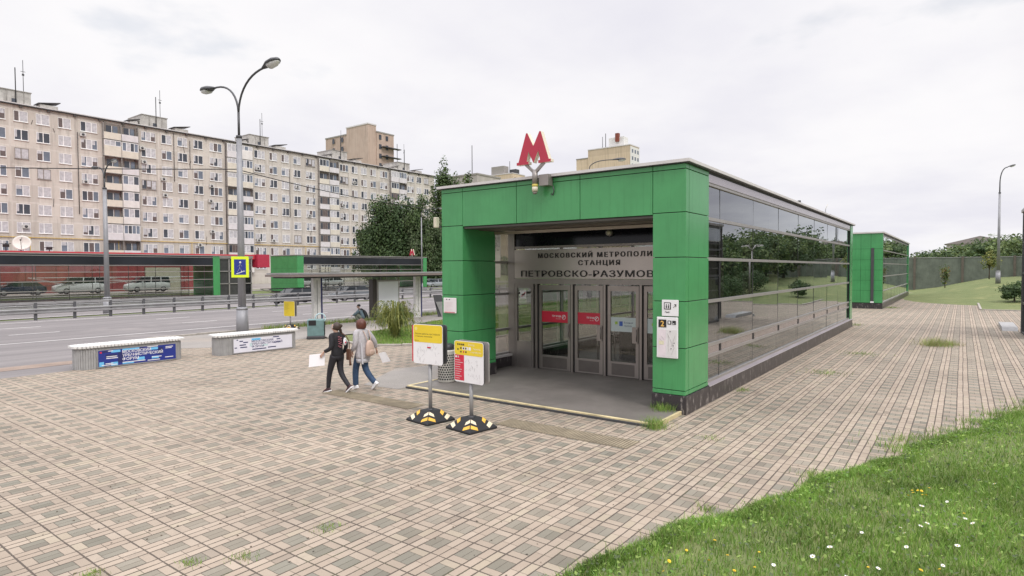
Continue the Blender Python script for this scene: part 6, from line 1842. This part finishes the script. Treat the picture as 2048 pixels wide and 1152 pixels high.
def woman_grey():
    t = thing('person', 'auburn haired woman in a long grey cardigan and jeans walking away', 'person', (9.30, 11.28, 0), R(2))
    P = dict(pelvis=(0,.0,.90), waist=(0,.01,1.06), chest=(0,.03,1.27), neck=(0,.05,1.42), head=(0,.075,1.535),
             shL=(-.175,.03,1.36), elL=(-.225,.0,1.10), wrL=(-.22,.12,.90), shR=(.175,.03,1.36), elR=(.30,-.05,1.13), wrR=(.40,-.02,.92),
             hipL=(-.085,.0,.87), knL=(-.085,.15,.50), anL=(-.085,.16,.09), toeL=(-.085,.29,.045), hipR=(.085,0,.87), knR=(.09,.02,.49), anR=(.10,-.30,.17), toeR=(.105,-.20,.05))
    yaw = R(8)
    J, E, rad = skeleton(P, 1.0, yaw)
    hand(J, E, rad, 'wrL', -1, (0,.15,-1), (1,0,0), 1); hand(J, E, rad, 'wrR', 1, (.3,.05,-.95), (-1,0,-.2), 1)
    skin_body(t, J, E, rad, 'pelvis')
    f, r, u, c = head_parts(t, P['head'], yaw, 1.0, HAIRA)
    mb = MB()
    mb.loft([oval((0,-.01,.70),.215,.145), oval((0,-.01,.80),.205,.14), oval((0,.0,.95),.19,.13), oval((0,.005,1.10),.175,.12), oval((0,.02,1.25),.195,.125), oval((0,.03,1.35),.19,.10), oval((0,.045,1.405),.12,.075), oval((0,.05,1.445),.066,.062)], KNIT)
    limb(mb, [(-.09,.03,1.355), (-.165,.03,1.335), P['elL'], (-.22,.10,.93)], [.06,.078,.064,.05], KNIT); limb(mb, [(.09,.03,1.355), (.165,.03,1.335), P['elR'], (.385,-.02,.95)], [.06,.078,.062,.048], KNIT)
    mb.build('cardigan', t, subsurf=1)
    mb = MB(); WT = mat('white shirt tail', (.55,.54,.57), .8, var=.05)
    mb.loft([oval((0,-.005,.64),.16,.125), oval((0,-.005,.74),.19,.128)], WT); mb.build('shirt_tail', t)
    mb = MB(); mb.obox((-.15, -.145, .62), (.04,.0,0), (0,.015,0), (-.02,.02,.50), WT); mb.build('scarf_end', t)
    mb = MB()
    for q in 'LR': limb(mb, [Vector(P['hip'+q])+Vector((0,0,.03)), P['kn'+q], Vector(P['an'+q])-Vector((0,0,.01))], [.108,.078,.066], JEAN, 12)
    mb.loft([oval((0,0,.78),.14,.11), oval((0,0,.88),.17,.12), oval((0,0,.96),.155,.11)], JEAN); mb.build('jeans', t, subsurf=1)
    shoe(t, P['anL'], P['toeL'], (0,.15,1), WHITE, WHITE); shoe(t, P['anR'], (.105,-.16,.04), (0,.7,.7), WHITE, WHITE)
    mb = MB(); Rg = []
    for k in range(9):
        q = k/8; z = -.125+.26*q; w = (.085,.112,.122,.126,.126,.120,.104,.075,.02)[k]
        Rg.append([c+u*z+Vector((math.cos(a)*w*(1+.04*math.sin(5*a+k)), math.sin(a)*w*(1+.04*math.cos(4*a)), 0))-f*.028 for a in np.linspace(0, 2*PI, 16, endpoint=False)])
    mb.loft(Rg, HAIRA); mb.build('hair', t, subsurf=1)
woman_grey()
t = thing('backpack', 'small beige pink backpack low on the right side of the grey cardigan', 'backpack', (9.345, 11.09, .98), R(2))
mb = MB(); mb.loft([oval((0,0,-.19),.11,.06), oval((0,-.01,-.12),.13,.075), oval((0,-.01,.05),.12,.072), oval((0,0,.15),.085,.055), oval((0,.01,.19),.03,.03)], BPK); b = mb.build('bag', t, subsurf=1)
mb = MB(); mb.loft([oval((0,-.075,-.16),.085,.02), oval((0,-.085,-.10),.09,.025), oval((0,-.08,-.02),.08,.02)], BPK); mb.build('pocket', t, subsurf=1)
for s in (-1, 1):
    mb = MB(); limb(mb, [(s*.05,.02,.17), (s*.065,.05,.28), (s*.08,.13,.41)], [.010]*3, BPK, 6); mb.build('strap', t)
t = thing('paper_sheet', 'narrow folded papers held by the woman in the grey cardigan', 'paper', (9.73, 11.22, .82), R(10))
mb = MB()
for k in range(3): mb.obox((-.03+.02*k, -.02-.012*k, -.01), (.10+.02*k,-.04,-.24), (.09,-.08,.02), (.002,.003,.0005), PAPER)
mb.build('sheet', t)

def seated_man():
    t = thing('person', 'man in a slate blue jacket crouching at the kerb by the bus shelter', 'person', (21.35, 26.0, 0.02), R(38))
    P = dict(pelvis=(0,-.10,.22), waist=(0,-.09,.36), chest=(0,.03,.58), neck=(0,.09,.71), head=(0,.13,.83),
             shL=(-.19,.05,.64), elL=(-.26,.24,.44), wrL=(-.16,.40,.36), shR=(.19,.05,.64), elR=(.26,.24,.44), wrR=(.14,.42,.34),
             hipL=(-.10,-.06,.20), knL=(-.16,.30,.46), anL=(-.13,.12,.09), toeL=(-.14,.25,.04), hipR=(.10,-.06,.20), knR=(.16,.30,.46), anR=(.13,.12,.09), toeR=(.14,.25,.04))
    J, E, rad = skeleton(P, 1.0, 0)
    hand(J, E, rad, 'wrL', -1, (.4,.8,-.2), (0,0,-1), 1); hand(J, E, rad, 'wrR', 1, (-.4,.8,-.2), (0,0,-1), 1)
    skin_body(t, J, E, rad, 'pelvis')
    f, r, u, c = head_parts(t, P['head'], 0, 1.0, INK)
    mb = MB(); mb.loft([oval((0,-.12,.16),.19,.14), oval((0,-.11,.30),.19,.145), oval((0,-.05,.45),.20,.14), oval((0,.03,.58),.215,.13), oval((0,.07,.67),.17,.09), oval((0,.09,.73),.07,.065)], JACK)
    for q in 'LR': limb(mb, [P['sh'+q], P['el'+q], P['wr'+q]], [.085,.068,.048], JACK)
    mb.build('jacket', t, subsurf=1)
    mb = MB()
    for q in 'LR': limb(mb, [P['hip'+q], P['kn'+q], P['an'+q]], [.11,.085,.06], TRS, 12)
    mb.build('trousers', t, subsurf=1)
    for q in 'LR': shoe(t, P['an'+q], P['toe'+q], (0,.2,1), BLACK, GREYB)
    mb = MB(); Rg = []
    for k, w in enumerate((.075,.098,.102,.085,.03)):
        Rg.append([c+u*(-.01+.135*k/4)+Vector((math.cos(a)*w, math.sin(a)*w, 0))-f*.014 for a in np.linspace(0, 2*PI, 14, endpoint=False)])
    mb.loft(Rg, mat('black hair', (.012,.011,.011), .5, var=.2)); mb.build('hair', t, subsurf=1)
seated_man()
t = thing('backpack', 'black backpack on the back of the crouching man', 'backpack', (21.35, 26.0, .02), R(38))
mb = MB(); mb.loft([oval((0,-.30,.20),.15,.09), oval((0,-.29,.30),.165,.11), oval((0,-.22,.50),.15,.10), oval((0,-.15,.62),.10,.07), oval((0,-.13,.66),.03,.03)], BLACK); mb.build('bag', t, subsurf=1)
for s in (-1, 1):
    mb = MB(); limb(mb, [(s*.09,-.14,.62), (s*.13,.02,.70), (s*.15,.16,.60), (s*.17,.12,.42)], [.020]*4, BLACK, 6); mb.build('strap', t)

# ------------------------------------------------------------------ sky, sun, camera
w = bpy.data.worlds.new('World'); S.world = w; w.use_nodes = True
nt = w.node_tree; nt.nodes.clear(); b = NB(nt)
out = b.n('ShaderNodeOutputWorld'); bg = b.n('ShaderNodeBackground'); bg.inputs[1].default_value = SKY_STR if 'SKY_STR' in globals() else .1
sky = b.n('ShaderNodeTexSky', sky_type='NISHITA'); sky.sun_disc = False
SUN_EL, SUN_AZ = R(48), R(250)       # azimuth counter-clockwise from +x
sky.sun_elevation = SUN_EL; sky.sun_rotation = R(90)-SUN_AZ
sky.air_density = 1.2; sky.dust_density = 2.0
d = b.n('ShaderNodeTexCoord').outputs['Generated']
s = sepxyz(b, d)
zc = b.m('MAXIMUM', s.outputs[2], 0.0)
pz = b.m('ADD', zc, .16)
pv = b.comb(b.m('DIVIDE', s.outputs[0], pz), b.m('DIVIDE', s.outputs[1], pz), 0.3)
n1 = b.noise(pv, .55, 8.0, .55); n2 = b.noise(pv, 1.7, 6.0, .5)
nn = b.m('ADD', b.m('MULTIPLY', n1, .7), b.m('MULTIPLY', n2, .3))
cl = b.rng(nn, .36, .62, 0.0, 1.0, True)
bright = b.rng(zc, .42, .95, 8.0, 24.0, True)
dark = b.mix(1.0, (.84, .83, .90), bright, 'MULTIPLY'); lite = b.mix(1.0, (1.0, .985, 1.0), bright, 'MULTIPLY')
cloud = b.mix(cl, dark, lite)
# the cloud deck is thicker towards -y
dt = b.n('ShaderNodeVectorMath', operation='DOT_PRODUCT'); b.put(dt.inputs[0], d); dt.inputs[1].default_value = tuple(Vector((math.cos(R(-30)), math.sin(R(-30)), .30)).normalized())
side = b.m('MULTIPLY', b.rng(dt.outputs['Value'], .88, .985, 0.0, 1.0, True), b.rng(n2, .35, .62, .75, .35))
cloud = b.mix(side, cloud, (3.4, 3.3, 4.0))
gap = b.rng(n2, .60, .72, 0.0, .35, True)
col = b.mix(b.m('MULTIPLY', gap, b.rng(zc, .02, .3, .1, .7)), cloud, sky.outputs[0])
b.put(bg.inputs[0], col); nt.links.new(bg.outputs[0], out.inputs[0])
su = bpy.data.lights.new('sun', 'SUN'); su.energy = 1.1; su.angle = R(14); su.color = (1.0, .96, .90)
so = bpy.data.objects.new('sun', su); COL.objects.link(so)
dirv = Vector((math.cos(SUN_EL)*math.cos(SUN_AZ), math.cos(SUN_EL)*math.sin(SUN_AZ), math.sin(SUN_EL)))
so.rotation_euler = dirv.to_track_quat('Z', 'Y').to_euler(); so.location = dirv*100

cam = bpy.data.cameras.new('camera'); co = bpy.data.objects.new('camera', cam); COL.objects.link(co)
cam.sensor_width = 36; cam.lens = 36*1213/2048; cam.clip_end = 6000; cam.clip_start = .05
AZ, PIT, ROLL = R(36.6), R(-1.75), R(-.27)
fw = Vector((math.cos(AZ)*math.cos(PIT), math.sin(AZ)*math.cos(PIT), math.sin(PIT))); rt = Vector((math.sin(AZ), -math.cos(AZ), 0)); up = rt.cross(fw)
r2 = rt*math.cos(ROLL)+up*math.sin(ROLL); u2 = up*math.cos(ROLL)-rt*math.sin(ROLL)
M = Matrix((r2, u2, -fw)).transposed().to_4x4(); M.translation = Vector((0, 0, 2.8))
co.matrix_world = M
S.camera = co
S.view_settings.view_transform = 'Standard'; S.view_settings.look = 'None'; S.view_settings.exposure = 0.3; S.view_settings.gamma = 1.0
S.cycles.max_bounces = 8; S.cycles.transparent_max_bounces = 16; S.cycles.glossy_bounces = 3; S.cycles.diffuse_bounces = 3
S.cycles.use_denoising = True
